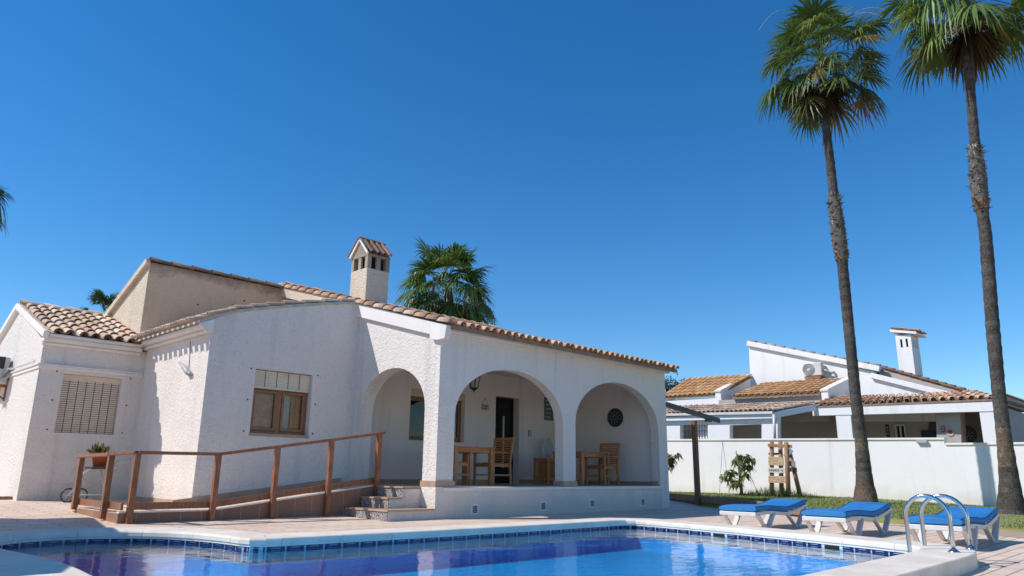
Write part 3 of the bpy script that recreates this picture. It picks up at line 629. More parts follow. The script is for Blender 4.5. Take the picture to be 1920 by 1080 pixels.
tiles(mb, (Xp + 0.13, YE - 0.05, roofz(YE) - 0.075), (1, 0, 0), v_, nu, nv, sp=(Xe + 0.12 - Xp - 0.13) / nu, row=L / nv, r=0.074, cols=TILECOL, jit=0.01)
ridge_tiles(mb, (Xp - 0.03, YE - 0.05, roofz(YE) - 0.04), (Xp - 0.03, Yt + 0.15, roofz(Yt + 0.15) - 0.02), r=0.105, row=0.34, cols=TILECOL)
ridge_tiles(mb, (Xt - 0.02, Yt + 0.02, ZTT + 0.0), (Xp - 0.05, Yt + 0.02, ZTT - 0.0), r=0.11, row=0.42, cols=[(0.30, 0.20, 0.14), (0.24, 0.16, 0.11), (0.36, 0.25, 0.17)])
ridge_tiles(mb, (Xp + 0.05, Yt + 0.08, roofz(Yt + 0.1)), (Xe, Yt + 0.08, roofz(Yt + 0.1)), r=0.11)
mb.build('roof_tiles', M['tile'], rf, recalc=False)
mb = MB()      # white fascia along the porch rake, thick at the eave end
a = Vector((Xp - 0.06, Yp - 0.17, 0)); 
mb.plate([(Yp - 0.24, roofz(Yp - 0.24) - 0.06), (Yc + 0.3, roofz(Yc + 0.3) - 0.02), (Yc + 0.3, roofz(Yc + 0.3) - 0.30), (Yp + 0.22, roofz(Yp + 0.22) - 0.30), (Yp + 0.22, roofz(Yp + 0.22) - 0.38), (Yp - 0.02, roofz(Yp) - 0.37), (Yp - 0.20, roofz(Yp - 0.2) - 0.30)], [], fYZ(Xp - 0.085), 0, 0.13)
part(mb, 'rake_fascia', M['plaster'], bevel=0.012)
mb = MB(); mb.plate([(Yc + 0.301, roofz(Yc + 0.3) - 0.02), (Yt + 0.1, roofz(Yt + 0.1) - 0.02), (Yt + 0.1, roofz(Yt + 0.1) - 0.26), (Yc + 0.301, roofz(Yc + 0.3) - 0.26)], [], fYZ(Xp - 0.083), 0, 0.13); part(mb, 'rake_fascia', M['beige_light'])
mb = MB(); mb.box(Xp + 0.05, Xe + 0.10, Yp - 0.09, Yp - 0.001, ZT - 0.085, ZT - 0.015); part(mb, 'eaves_moulding', M['plaster'], bevel=0.015)
mb = MB(); mb.plate(rect(Xp + 0.35, Xe, 3.0, 3.2), [], fXZ(YBK - 0.2), 0, 0.2); mb.box(Xt + 0.3, Xe - 0.26, YBK - 0.28, YBK, 0, 3.0); part(mb, 'rear_wall', M['stucco'])
# ---- chimney
chx, chy = 9.2, 12.9
cA = onX(656, 562, 8.55); 
ch = MB(); X0 = 8.55; Y1 = onX(656, 540, X0).y; Y0 = onX(686, 540, X0).y; X1 = onY(728, 540, Y0).x
zt_ = onX(688, 472, X0).z; zb_ = onX(690, 490, X0).z
hollow = 0.055
mb = MB(); mb.box(X0, X1, Y0, Y1, roofz(Y0) - 0.3, zb_ - 0.126); chm = part(mb, 'chimney', M['beige_light'], bevel=0.012)
def PC(*a):
    m_ = MB(); m_.box(*a); m_.build('vent_pillar', M['soot'], chm)
zA, zB = zb_ - 0.125, zb_ + 0.145
for (xa, xb, ya, yb_) in [(X0, X0 + 0.10, Y0, Y0 + 0.10), (X1 - 0.10, X1, Y0, Y0 + 0.10), (X0, X0 + 0.10, Y1 - 0.10, Y1), (X1 - 0.10, X1, Y1 - 0.10, Y1)]: PC(xa, xb, ya, yb_, zA, zB)
for k in (1,):
    xm = X0 + (X1 - X0) * k / 2; ym = Y0 + (Y1 - Y0) * k / 2
    for yy in (Y0 + 0.005, Y1 - 0.055): PC(xm - 0.055, xm + 0.055, yy, yy + 0.05, zA, zB)
    for xx in (X0 + 0.005, X1 - 0.055): PC(xx, xx + 0.05, ym - 0.05, ym + 0.05, zA, zB)
mb = MB(); mb.box(X0 + 0.1, X1 - 0.1, Y0 + 0.1, Y1 - 0.1, zA, zB); mb.build('flue', M['dark_hole'], chm)
ym = (Y0 + Y1) / 2; zr = onX(680, 445, X0).z - 0.05
mb = MB(); mb.plate([(Y0 - 0.01, zB + 0.002), (Y1 + 0.01, zB + 0.002), (Y1 + 0.01, zB + 0.05), (ym, zr), (Y0 - 0.01, zB + 0.05)], [], fYZ(X0 - 0.005), 0, X1 - X0 + 0.01)
mb.build('chimney_gable', M['soot'], chm)
mb = MB()
for s_, y_ in ((1, Y0 - 0.04), (-1, Y1 + 0.04)):
    v_ = Vector((0, (ym - y_), zr - zB - 0.03)); L = v_.length
    tiles(mb, (X0 - 0.01, y_, zB + 0.03), (1, 0, 0), v_, 4, 1, sp=(X1 - X0 + 0.03) / 4, row=L, r=0.058, cols=[(0.62, 0.30, 0.18), (0.30, 0.19, 0.12), (0.24, 0.16, 0.11)])
ridge_tiles(mb, (X0 - 0.03, ym, zr + 0.015), (X1 + 0.02, ym, zr + 0.015), r=0.06, row=0.3, cols=[(0.40, 0.34, 0.28), (0.30, 0.22, 0.16)])
mb.build('chimney_tiles', M['tile'], chm, recalc=False)
mb = MB()
for s_ in (Y0 - 0.03, Y1 + 0.03): mb.bar((X0 - 0.025, s_, zB + 0.04), (X0 - 0.025, ym, zr + 0.02), 0.04, 0.05)
mb.build('chimney_verge', M['plaster'], chm)
# small weep holes on the walls
for wl_, fn, pts in (('a', lambda x, y: onY(x, y, Yc - 0.001), ((471, 691), (464, 749), (457, 808), (596, 704), (591, 758), (586, 813))), ('b', lambda x, y: onY(x, y, Yl - 0.001), ((107, 696), (98, 750), (88, 805), (245, 710), (237, 760), (229, 812)))):
    for x, y in pts:
        p = fn(x, y); mb = MB(); mb.lathe(p, [(0.016, -0.003), (0.016, 0.002)], 8, axis=(0, -1, 0)); part(mb, 'weep_hole', M['ink'])
mb = MB()
for x, y in ((431, 578), (438, 572), (433, 583), (455, 577), (458, 564), (458, 575), (371, 571)):
    p = onY(x, y, Yt - 0.002); mb = MB(); mb.lathe(p, [(0.022, -0.003), (0.02, 0.003)], 7, axis=(0, -1, 0)); part(mb, 'wall_hole', M['ink'])
# ---- porch steps
mb = MB()
sx = [Xp - 1.0, Xp - 0.70, Xp - 0.40]
YS1 = 10.87
for k, x in enumerate(sx):
    mb.box(x + 0.012, (Xp - 0.031 if k == 0 else (sx[k + 1] + 0.011 if k < 2 else Xp - 0.02)), Yp - 0.043 if k == 0 else Yp + 0.345, YS1, -0.02, (k + 1) * ZF / 3 - 0.03 - (0.0 if k < 2 else 0.012))
st_ = part(mb, 'steps', M['stucco_base'])
for k, x in enumerate(sx):
    y0 = Yp - 0.04 if k == 0 else Yp + 0.35
    mb = MB(); mb.box(x, x + 0.0115, y0, YS1, k * ZF / 3 + 0.004, (k + 1) * ZF / 3 - 0.033); mb.build('riser_tile', M['talavera'], st_)
    mb = MB(); mb.box(x - 0.02, (Xp - 0.0315 if k == 0 else (sx[k + 1] - 0.001 if k < 2 else Xp - 0.021)), y0 - (0.02 if k == 0 else 0.0), YS1, (k + 1) * ZF / 3 - 0.029, (k + 1) * ZF / 3 + (0.001 if k < 2 else -0.001)); mb.build('tread', M['skirt'], st_, bevel=0.008)
# ------------------------------------------------------------------ ramp with railing
ramp = thing('access_ramp', 'terracotta tiled access ramp climbing along the villa wall to the porch', 'ramp', (5.5, 11.5, 0))
YRa = 10.93; XA, XB, XC_ = 3.66, 4.95, Xp - 0.42
zp = 0.17
mb = MB()
mb.plate([(XA, -0.02), (XC_ - 0.6, -0.02), (XC_ - 0.6, 0.17), (XC_, 0.17), (XC_, ZF - 0.01), (XB, zp), (XA, zp)], [], fXZ(YRa), 0, 0.06)
mb.plate([(YRa + 0.061, -0.02), (13.0, -0.02), (13.0, 0.10), (12.6, zp), (YRa + 0.061, zp)], [], fYZ(XA), 0, 0.003)
mb.build('side_face', M['terra_tile'], ramp)
mb = MB(); mb.plate([(XA + 0.004, 0.0), (XC_ + 0.1, 0.0), (XC_ + 0.1, ZF - 0.004), (XC_, ZF - 0.004), (XB, zp + 0.004), (XA + 0.004, zp + 0.004)], [], fXZ(YRa + 0.062), 0, Yc - 0.015 - YRa - 0.062)
mb.box(XA + 0.002, Xc - 0.02, Yc - 0.014, 13.0, 0.0, zp + 0.004)
mb.build('walkway', M['deck'], ramp)
mb = MB(); mb.bar((XB - 0.02, Yc - 0.01, zp + 0.05), (XC_ + 0.25, Yc - 0.01, ZF + 0.06), 0.018, 0.11); mb.build('wall_skirting', M['skirt'], ramp)
mb = MB(); mb.bar((XA, YRa + 0.03, zp + 0.012), (XB, YRa + 0.03, zp + 0.012), 0.09, 0.02); mb.bar((XB, YRa + 0.03, zp + 0.012), (XC_, YRa + 0.03, ZF + 0.002), 0.09, 0.02); mb.build('edge_strip', M['coping'], ramp)
rail = thing('handrail', 'reddish wooden handrail with square posts along the access ramp', 'railing', (5.5, 10.9, 0))
posts = [((141, 953), (152, 857)), ((194, 970), (208, 853)), ((242, 982), (257, 850)), ((397, 975), (409, 853)), ((510, 969), (520, 839)), ((613, 965), (621, 826)), ((705, 921), (712, 814))]
tops = []
YRL = YRa - 0.055
for i, (b, t_) in enumerate(posts):
    if i < 2:
        P = onX(b[0], b[1], XA - 0.02); T = onX(t_[0], t_[1], XA - 0.02)
    else:
        P = onY(b[0], b[1], YRL); T = onY(t_[0], t_[1], YRL)
    x = (P.x + T.x) / 2; y = (P.y + T.y) / 2
    mb = MB(); mb.box(x - 0.039, x + 0.039, y - 0.039, y + 0.039, max(-0.01, P.z - 0.02) if i < 6 else 0.172, T.z); mb.build('post', M['redwood'], rail, bevel=0.006)
    tops.append(Vector((x, y, T.z)))
for i in range(6):
    a, b = tops[i].copy(), tops[i + 1].copy(); a.z += 0.012; b.z += 0.012; d = (b - a).normalized()
    if i == 0: a -= d * 0.10
    if i == 5: b += d * 0.10
    mb = MB(); mb.bar(a, b, 0.10, 0.046); mb.build('top_rail', M['redwood'], rail, bevel=0.006)
    ka, kb = Vector(tops[i]), Vector(tops[i + 1])
    def kz(p): return zp + 0.09 + (max(0.0, (p.x - XB) / (XC_ - XB)) * (ZF - zp) if i >= 3 else 0.0)
    if i >= 2: ka.y = kb.y = YRa + 0.02
    else:
        ka.x = kb.x = XA + 0.035
        if i == 1: kb.x = XA + 0.02; kb.y = YRL
    ka.z = kz(ka); kb.z = kz(kb)
    mb = MB(); mb.bar(ka, kb, 0.03, 0.095); mb.build('kick_board', M['redwood'], rail, bevel=0.004)
# ------------------------------------------------------------------ things on and around the villa
# wall ornament (a flying bird) on the sunny face of wing C
P = onX(349, 692, Xc - 0.03)
mb = MB()
pts = [onX(334, 678, Xc - 0.05), onX(340, 683, Xc - 0.05), onX(346, 690, Xc - 0.06), onX(352, 698, Xc - 0.05), onX(356, 704, Xc - 0.04)]
mb.tube(pts, [0.012, 0.03, 0.045, 0.055, 0.02], 8)
mb.tube([onX(350, 697, Xc - 0.05), onX(358, 701, Xc - 0.04), onX(359, 703, Xc - 0.03)], [0.035, 0.03, 0.01], 8)
mb.tube([onX(357, 640, Xc - 0.012), onX(354, 690, Xc - 0.012)], 0.006, 5)
tag(mb.build('wall_ornament', M['ornament']), 'small grey bird ornament on the sunlit white wall under the eaves', 'ornament')
# air conditioner on the far left wall
ac = thing('air_conditioner', 'outdoor air conditioning unit with black cover on brackets at the left wing', 'air conditioner', (Xl - 0.3, 17, 2.5))
Xa = Xl - 0.38
pa = onX(11, 690, Xl - 0.12)
ya, yb2 = pa.y, pa.y + 0.9
mb = MB(); mb.box(Xl - 0.34, Xl - 0.06, ya, yb2, pa.z - 0.32, pa.z + 0.22); mb.build('casing', M['ac_white'], ac, bevel=0.02)
mb = MB(); mb.box(Xl - 0.42, Xl - 0.345, ya - 0.02, yb2, pa.z - 0.10, pa.z + 0.24); mb.box(Xl - 0.34, Xl - 0.15, ya - 0.02, ya - 0.002, pa.z - 0.02, pa.z + 0.22); mb.bar((Xl - 0.40, ya + 0.06, pa.z - 0.12), (Xl - 0.37, ya + 0.45, pa.z - 0.32), 0.05, 0.14); mb.build('front_cover', M['black'], ac, bevel=0.01)
for yy in (ya + 0.12, yb2 - 0.15):
    mb = MB(); mb.bar((Xl - 0.40, yy, pa.z - 0.35), (Xl - 0.003, yy, pa.z - 0.35), 0.05, 0.05); mb.bar((Xl - 0.03, yy, pa.z - 0.35), (Xl - 0.03, yy, pa.z - 0.65), 0.05, 0.04); mb.bar((Xl - 0.38, yy, pa.z - 0.37), (Xl - 0.03, yy, pa.z - 0.62), 0.035, 0.03); mb.build('bracket', M['rust'], ac)
mb = MB(); mb.tube([(Xl - 0.10, ya - 0.02, pa.z - 0.10), (Xl - 0.16, ya - 0.10, pa.z - 0.12), (Xl - 0.12, ya - 0.20, pa.z - 0.05), (Xl - 0.04, ya - 0.22, pa.z + 0.0)], 0.022, 8)
mb.tube([(Xl - 0.10, ya - 0.0, pa.z - 0.16), (Xl - 0.18, ya - 0.08, pa.z - 0.22), (Xl - 0.10, ya - 0.18, pa.z - 0.20), (Xl - 0.05, ya - 0.2, zs + 0.02)], 0.018, 8); mb.build('pipe', M['grey_plastic'], ac)
mb = MB(); mb.box(Xl - 0.10, Xl - 0.075, Yl + 0.12, ya - 0.2, zs + 0.03, zs + 0.055); mb.build('cable_duct', M['ac_white'], ac)
# brick kerb at the far left
mb = MB(); p0 = onz(0, 942, 0.17); mb.box(2.2, Xl - 0.02, 15.6, 15.85, 0.1, 0.25); tag(mb.build('brick_edging', M['terra_tile'], bevel=0.01), 'low terracotta edging at the foot of the left wing', 'edging')
# planter trolley
ptl = thing('planter_trolley', 'old wheeled metal trolley carrying a potted plant behind the railing', 'plant stand', (4.3, 14.6, 0.16))
Yv = 14.75
def pv(x, y, dy=0.0): return onY(x, y, Yv + dy)
for (cx_, cy_, dy) in ((128, 929, 0.0), (150, 929, -0.12)):
    c = pv(cx_, cy_, dy); r_ = 0.115
    mb = MB(); mb.tube([c + Vector((math.cos(a) * r_, 0, math.sin(a) * r_)) for a in [2 * math.pi * k / 20 for k in range(21)]], 0.014, 6, caps=False); wv = mb.build('wheel', M['iron'], ptl)
    mb = MB()
    for k in range(6): a = math.pi * k / 6; mb.tube([c + Vector((math.cos(a) * r_, 0, math.sin(a) * r_)), c - Vector((math.cos(a) * r_, 0, math.sin(a) * r_))], 0.004, 4)
    mb.build('spoke', M['ornament'], wv)
mb = MB()
for dy in (0.0, -0.35):
    mb.tube([pv(128, 929, dy), pv(150, 905, dy), pv(158, 886, dy), pv(175, 880, dy), pv(205, 880, dy), pv(222, 864, dy), pv(246, 861, dy)], 0.014, 6)
    mb.tube([pv(128, 929, dy), pv(195, 927, dy), pv(205, 938, dy)], 0.012, 6); mb.tube([pv(195, 927, dy), pv(190, 882, dy)], 0.012, 6)
    mb.tube([pv(150, 905, dy), pv(162, 908, dy)], 0.010, 6)
    mb.tube([pv(215, 872, dy), pv(222, 876, dy), pv(216, 882, dy)], 0.010, 6)
mb.build('frame', M['ornament'], ptl)
a, b = pv(158, 877), pv(196, 877)
mb = MB(); mb.box(a.x, b.x, Yv - 0.42, Yv - 0.02, a.z - 0.015, a.z + 0.02); mb.build('tray', M['iron'], ptl)
c = pv(186, 876, -0.15)
pp = thing('potted_plant', 'terracotta pot of small green plants standing on the old trolley', 'potted plant', c)
mb = MB(); mb.lathe((c.x, c.y, a.z + 0.021), [(0.10, 0), (0.145, 0.20), (0.165, 0.20), (0.165, 0.245), (0.14, 0.245)], 20); mb.build('pot', M['terra_pot'], pp)
mb = MB()
for k in range(90):
    an = rnd.uniform(0, 6.28); el = rnd.uniform(0.1, 1.2); L = rnd.uniform(0.10, 0.24); d = Vector((math.cos(an) * math.cos(el), math.sin(an) * math.cos(el), math.sin(el)))
    b0 = Vector((c.x, c.y, a.z + 0.25)) + Vector((rnd.uniform(-.12, .12) - 0.05, rnd.uniform(-.1, .1), 0)); s_ = d.cross(Vector((0, 0, 1))).normalized() * 0.018
    g = rnd.uniform(0.6, 1.2); mb.add([b0, b0 + d * L * 0.5 + s_, b0 + d * L, b0 + d * L * 0.5 - s_], [(0, 1, 2, 3)], 0, rnd.choice([(0.10 * g, 0.16 * g, 0.04 * g), (0.20 * g, 0.15 * g, 0.05 * g)]))
mb.build('foliage', M['grass'], pp, recalc=False)
# hanging lantern
lp = onY(889, 718, 11.35)
lan = thing('hanging_lantern', 'black iron lantern with glass panes hanging inside the porch arch', 'lantern', lp)
mb = MB()
zt2, zb2 = lp.z + 0.20, lp.z - 0.13
for k in range(6):
    a = math.pi / 3 * k; mb.tube([lp + Vector((math.cos(a) * 0.135, math.sin(a) * 0.135, 0.17)), lp + Vector((math.cos(a) * 0.085, math.sin(a) * 0.085, -0.11))], 0.009, 5)
mb.lathe(lp, [(0.14, 0.17), (0.15, 0.18), (0.05, 0.28), (0.03, 0.30), (0.012, 0.34)], 6, smooth=False)
mb.lathe(lp, [(0.02, -0.17), (0.035, -0.15), (0.09, -0.125), (0.09, -0.105)], 6, smooth=False)
mb.tube([lp + Vector((0, 0, -0.17)), lp + Vector((0, 0, -0.21))], [0.012, 0.004], 6)
mb.tube([lp + Vector((0, 0, 0.33)), Vector((lp.x, lp.y, BH))], 0.008, 6); mb.build('frame', M['black'], lan)
mb = MB(); mb.lathe(lp, [(0.078, -0.104), (0.124, 0.165)], 6, smooth=False); mb.build('pane', simple('lantern_glass', (0.42, 0.42, 0.40), None, 8, 0.15), lan)
# little hanging sign by the door
def hang_rect(name, label, cat, px, Y, mat, ink, rows, string=False, th=0.02):
    x0, y0, x1, y1 = px; a = onY(x0, y0, Y); b = onY(x1, y1, Y); x0, x1 = a.x, b.x; z1, z0 = a.z, b.z
    t = thing(name, label, cat, ((x0 + x1) / 2, Y, z0)); mb = MB(); mb.box(x0, x1, Y - th - 0.003, Y - 0.003, z0, z1); mb.build('board', mat, t, bevel=0.004)
    mb = MB(); hgt = z1 - z0
    for k in range(rows):
        zz = z1 - hgt * (k + 0.75) / (rows + 0.5); x = x0 + 0.12 * (x1 - x0); e = x0 + (0.88 - 0.25 * rnd.random()) * (x1 - x0)
        while x < e:
            wd = rnd.uniform(0.012, 0.03); mb.box(x, min(x + wd, e), Y - th - 0.006, Y - th - 0.0032, zz - 0.22 * hgt / rows * rnd.uniform(0.6, 1), zz + 0.2 * hgt / rows); x += wd + 0.008
    mb.build('lettering', ink, t)
    if string:
        mb = MB(); m_ = Vector(((x0 + x1) / 2, Y - 0.012, z1 + 0.16))
        for x in (x0 + 0.03, x1 - 0.03): mb.tube([(x, Y - 0.012, z1), m_], 0.004, 4)
        mb.build('cord', M['ink'], t)
    return t
hang_rect('hanging_sign', 'small cream sign hanging by a cord left of the dark doorway', 'sign', (902, 757.5, 916, 770), Yb, M['cream'], M['ink'], 2, True)
hang_rect('wall_sign', 'tall teal board with pale lettering on the porch wall', 'sign', (1020, 745, 1036, 789), Yb, M['teal'], M['pale_ink'], 5)
t = thing('light_switch', 'square framed switch on the wall between doorway and white chair', 'switch', onY(993, 812, Yb)); p = onY(993, 812, Yb)
mb = MB(); mb.box(p.x - 0.055, p.x + 0.055, Yb - 0.014, Yb - 0.001, p.z - 0.075, p.z + 0.075); mb.build('frame', M['iron'], t)
mb = MB(); mb.box(p.x - 0.045, p.x + 0.045, Yb - 0.019, Yb - 0.0141, p.z - 0.065, p.z + 0.065); mb.build('plate', M['white_plastic'], t)
mb = MB(); mb.box(p.x - 0.018, p.x + 0.02, Yb - 0.024, Yb - 0.0191, p.z - 0.03, p.z + 0.035); mb.build('rocker', M['grey_plastic'], t)
def dartboard(c, nx, r, label):
    t = thing('dartboard', label, 'dartboard', c); mb = MB(); mb.lathe(c, [(r, 0), (r, 0.03), (r * 0.97, 0.038)], 36, axis=nx); mb.build('board', M['black'], t)
    n = Vector(nx); a = n.orthogonal().normalized(); b = n.cross(a); mb = MB(); c2 = Vector(c) + n * 0.0405
    for k in range(20):
        for r0, r1 in ((0.12, 0.42), (0.47, 0.68)):
            if k % 2 == 0: continue
            q0, q1 = 2 * math.pi * (k + 0.12) / 20, 2 * math.pi * (k + 0.88) / 20
            mb.add([c2 + (a * math.cos(q) + b * math.sin(q)) * r * rr for q, rr in ((q0, r0), (q1, r0), (q1, r1), (q0, r1))], [(0, 1, 2, 3)])
    mb.build('segments', simple('dart_segments', (0.30, 0.29, 0.26), (0.18, 0.17, 0.16), 20, 0.8), t, recalc=False)
    mb = MB()
    for k in range(20):
        q = 2 * math.pi * (k + 0.5) / 20; mb.lathe(c2 + (a * math.cos(q) + b * math.sin(q)) * r * 0.84, [(r * 0.045, 0), (r * 0.04, 0.002)], 6, axis=nx)
    mb.build('numbers', simple('dart_numbers', (0.4, 0.4, 0.38), None, 20, 0.6), t)
dartboard(onX(1154, 783, Xe - 0.256), (-1, 0, 0), 0.235, 'round black dartboard on the shaded wall behind the right arch')
# ------------------------------------------------------------------ furniture
def make_chair():
    """teak stacking armchair facing -X, origin on the floor under the seat centre"""
    t = local_thing('armchair', '', 'chair', 'teak armchairs at the porch tables')
    W, D = 0.29, 0.25
    for sx_, sy in ((-1, 1), (-1, -1), (1, 1), (1, -1)):
        mb = MB()
        if sx_ < 0: mb.bar((-D, sy * (W - 0.02), 0), (-D, sy * (W - 0.02), 0.64), 0.045, 0.05)
        else: mb.bar((D + 0.04, sy * (W - 0.02), 0), (D, sy * (W - 0.02), 0.44), 0.045, 0.05); mb.bar((D, sy * (W - 0.02), 0.43), (D + 0.10, sy * (W - 0.02), 0.96), 0.04, 0.045)
        mb.build('leg', M['teak'], t, bevel=0.004)
    mb = MB()
    for k in range(7): x = -D + 0.02 + k * (2 * D) / 7; mb.box(x, x + 0.055, -W + 0.045, W - 0.045, 0.43, 0.448)
    mb.box(-D - 0.02, -D + 0.012, -W + 0.05, W - 0.05, 0.365, 0.425); mb.box(D - 0.03, D, -W + 0.05, W - 0.05, 0.365, 0.425)
    for sy in (-1, 1): mb.box(-D, D, sy * (W - 0.045) - 0.012, sy * (W - 0.045) + 0.012, 0.365, 0.425)
    mb.build('seat', M['teak'], t, bevel=0.003)
    mb = MB()
    for k in range(9):
        z = 0.50 + k * 0.05; x = D + 0.018 + (z - 0.43) * 0.19 - 0.012
        mb.bar((x, -W + 0.04, z), (x, W - 0.04, z), 0.016, 0.032)
    for z, h in ((0.955, 0.055),):
        x = D + 0.10; mb.bar((x + 0.02, -W - 0.005, z), (x + 0.02, W + 0.005, z), 0.05, h)
    mb.build('backrest', M['teak'], t, bevel=0.003)
    for sy in (-1, 1):
        mb = MB(); mb.bar((-D - 0.04, sy * (W - 0.02), 0.655), (0.05, sy * (W - 0.02), 0.66), 0.055, 0.026); mb.bar((0.05, sy * (W - 0.02), 0.66), (D + 0.05, sy * (W - 0.02), 0.64), 0.055, 0.026)
        mb.build('armrest', M['teak'], t, bevel=0.006)
        mb = MB(); mb.bar((-D, sy * (W - 0.02), 0.20), (D, sy * (W - 0.02), 0.20), 0.02, 0.035); mb.build('stretcher', M['teak'], t)
    return t
def make_table(L, W):
    t = local_thing('table', '', 'table', 'teak porch tables')
    mb = MB(); n = 9
    for k in range(n): y = -W / 2 + k * W / n; mb.box(-L / 2 + 0.06, L / 2 - 0.06, y + 0.003, y + W / n - 0.003, 0.725, 0.75)
    for s_ in (-1, 1): mb.box(s_ * (L / 2 - 0.03) - 0.029, s_ * (L / 2 - 0.03) + 0.029, -W / 2, W / 2, 0.724, 0.752)
    mb.build('tabletop', M['teak'], t, bevel=0.003)
    mb = MB()
    for s_ in (-1, 1): mb.box(-L / 2 + 0.10, L / 2 - 0.10, s_ * (W / 2 - 0.05) - 0.012, s_ * (W / 2 - 0.05) + 0.012, 0.63, 0.722); mb.box(s_ * (L / 2 - 0.05) - 0.012, s_ * (L / 2 - 0.05) + 0.012, -W / 2 + 0.10, W / 2 - 0.10, 0.63, 0.722)
    mb.build('apron', M['teak'], t)
    for a in (-1, 1):
        for b in (-1, 1):
            mb = MB(); mb.box(a * (L / 2 - 0.055) - 0.045, a * (L / 2 - 0.055) + 0.045, b * (W / 2 - 0.055) - 0.045, b * (W / 2 - 0.055) + 0.045, 0, 0.722); mb.build('leg', M['teak'], t, bevel=0.005)
    return t
ch1 = make_chair(); ch1.location = (11.03, 11.25, ZF); ch1['label'] = 'teak armchair in front of the dark doorway, its slatted back to the right'
ch2 = dup(ch1, (14.43, 10.95, ZF), 0, 'teak armchair below the dartboard in the right arch')
ch3 = dup(ch1, (9.80, 11.15, ZF), math.pi, 'teak armchair half hidden behind the corner column of the porch')
tb1 = make_table(1.1, 0.9); tb1.location = (10.16, 11.3, ZF); tb1['label'] = 'teak table in the left arch between two armchairs'
tb2 = dup(tb1, (14.03, 11.25, ZF), 0, 'teak table in the right arch beside the middle pillar')
p = onY(1026, 905, 11.85)
stl = thing('side_table', 'small teak side table with slatted sides beside the middle pillar', 'side table', (p.x, 11.85, ZF))
mb = MB(); w_ = 0.23
mb.box(p.x - w_ - 0.02, p.x + w_ + 0.02, 11.85 - w_, 11.85 + w_, ZF + 0.575, ZF + 0.60); mb.build('top', M['teak'], stl, bevel=0.004)
for a in (-1, 1):
    for b in (-1, 1): mb = MB(); mb.box(p.x + a * (w_ - 0.02) - 0.022, p.x + a * (w_ - 0.02) + 0.022, 11.85 + b * (w_ - 0.02) - 0.022, 11.85 + b * (w_ - 0.02) + 0.022, ZF, ZF + 0.573); mb.build('leg', M['teak'], stl, bevel=0.003)
mb = MB()
for k in range(7):
    o_ = -w_ + 0.06 + k * (2 * w_ - 0.12) / 6
    for b in (-1, 1):
        mb.box(p.x + o_ - 0.012, p.x + o_ + 0.012, 11.85 + b * (w_ - 0.02) - 0.007, 11.85 + b * (w_ - 0.02) + 0.007, ZF + 0.12, ZF + 0.55)
        mb.box(p.x + b * (w_ - 0.02) - 0.007, p.x + b * (w_ - 0.02) + 0.007, 11.85 + o_ - 0.012, 11.85 + o_ + 0.012, ZF + 0.12, ZF + 0.55)
for z in (0.10, 0.53):
    for b in (-1, 1):
        mb.box(p.x - w_ + 0.045, p.x + w_ - 0.045, 11.85 + b * (w_ - 0.02) - 0.01, 11.85 + b * (w_ - 0.02) + 0.01, ZF + z, ZF + z + 0.04)
        mb.box(p.x + b * (w_ - 0.02) - 0.01, p.x + b * (w_ - 0.02) + 0.01, 11.85 - w_ + 0.045, 11.85 + w_ - 0.045, ZF + z, ZF + z + 0.04)
mb.build('slat', M['teak'], stl)
c = onY(1030, 840, 12.45)
wc = thing('bistro_chair', 'white metal chair with round barred back in the porch corner', 'chair', (c.x, 12.45, ZF))
mb = MB(); cy = 12.5; zc_ = c.z - 0.03
mb.tube([(c.x + 0.20 * math.cos(a), cy, zc_ + 0.26 * math.sin(a)) for a in [2 * math.pi * k / 24 for k in range(25)]], 0.02, 6, caps=False)
for k in range(-4, 5): x = k * 0.045; h_ = 0.26 * math.sqrt(max(0, 1 - (x / 0.20) ** 2)); mb.tube([(c.x + x, cy, zc_ - h_), (c.x + x, cy, zc_ + h_)], 0.013, 6)
mb.build('backrest', M['white_plastic'], wc)
mb = MB(); mb.lathe((c.x, cy - 0.24, ZF + 0.44), [(0.20, 0), (0.21, 0.012), (0.20, 0.024)], 24); mb.build('seat', M['white_plastic'], wc)
for a in (-1, 1):
    mb = MB(); mb.tube([(c.x + a * 0.15, cy - 0.40, ZF), (c.x + a * 0.13, cy - 0.36, ZF + 0.44)], 0.012, 6); mb.build('leg', M['white_plastic'], wc)
    mb = MB(); mb.tube([(c.x + a * 0.15, cy - 0.05, ZF), (c.x + a * 0.13, cy - 0.06, ZF + 0.44), (c.x + a * 0.15, cy, zc_ - 0.16)], 0.012, 6); mb.build('leg', M['white_plastic'], wc)
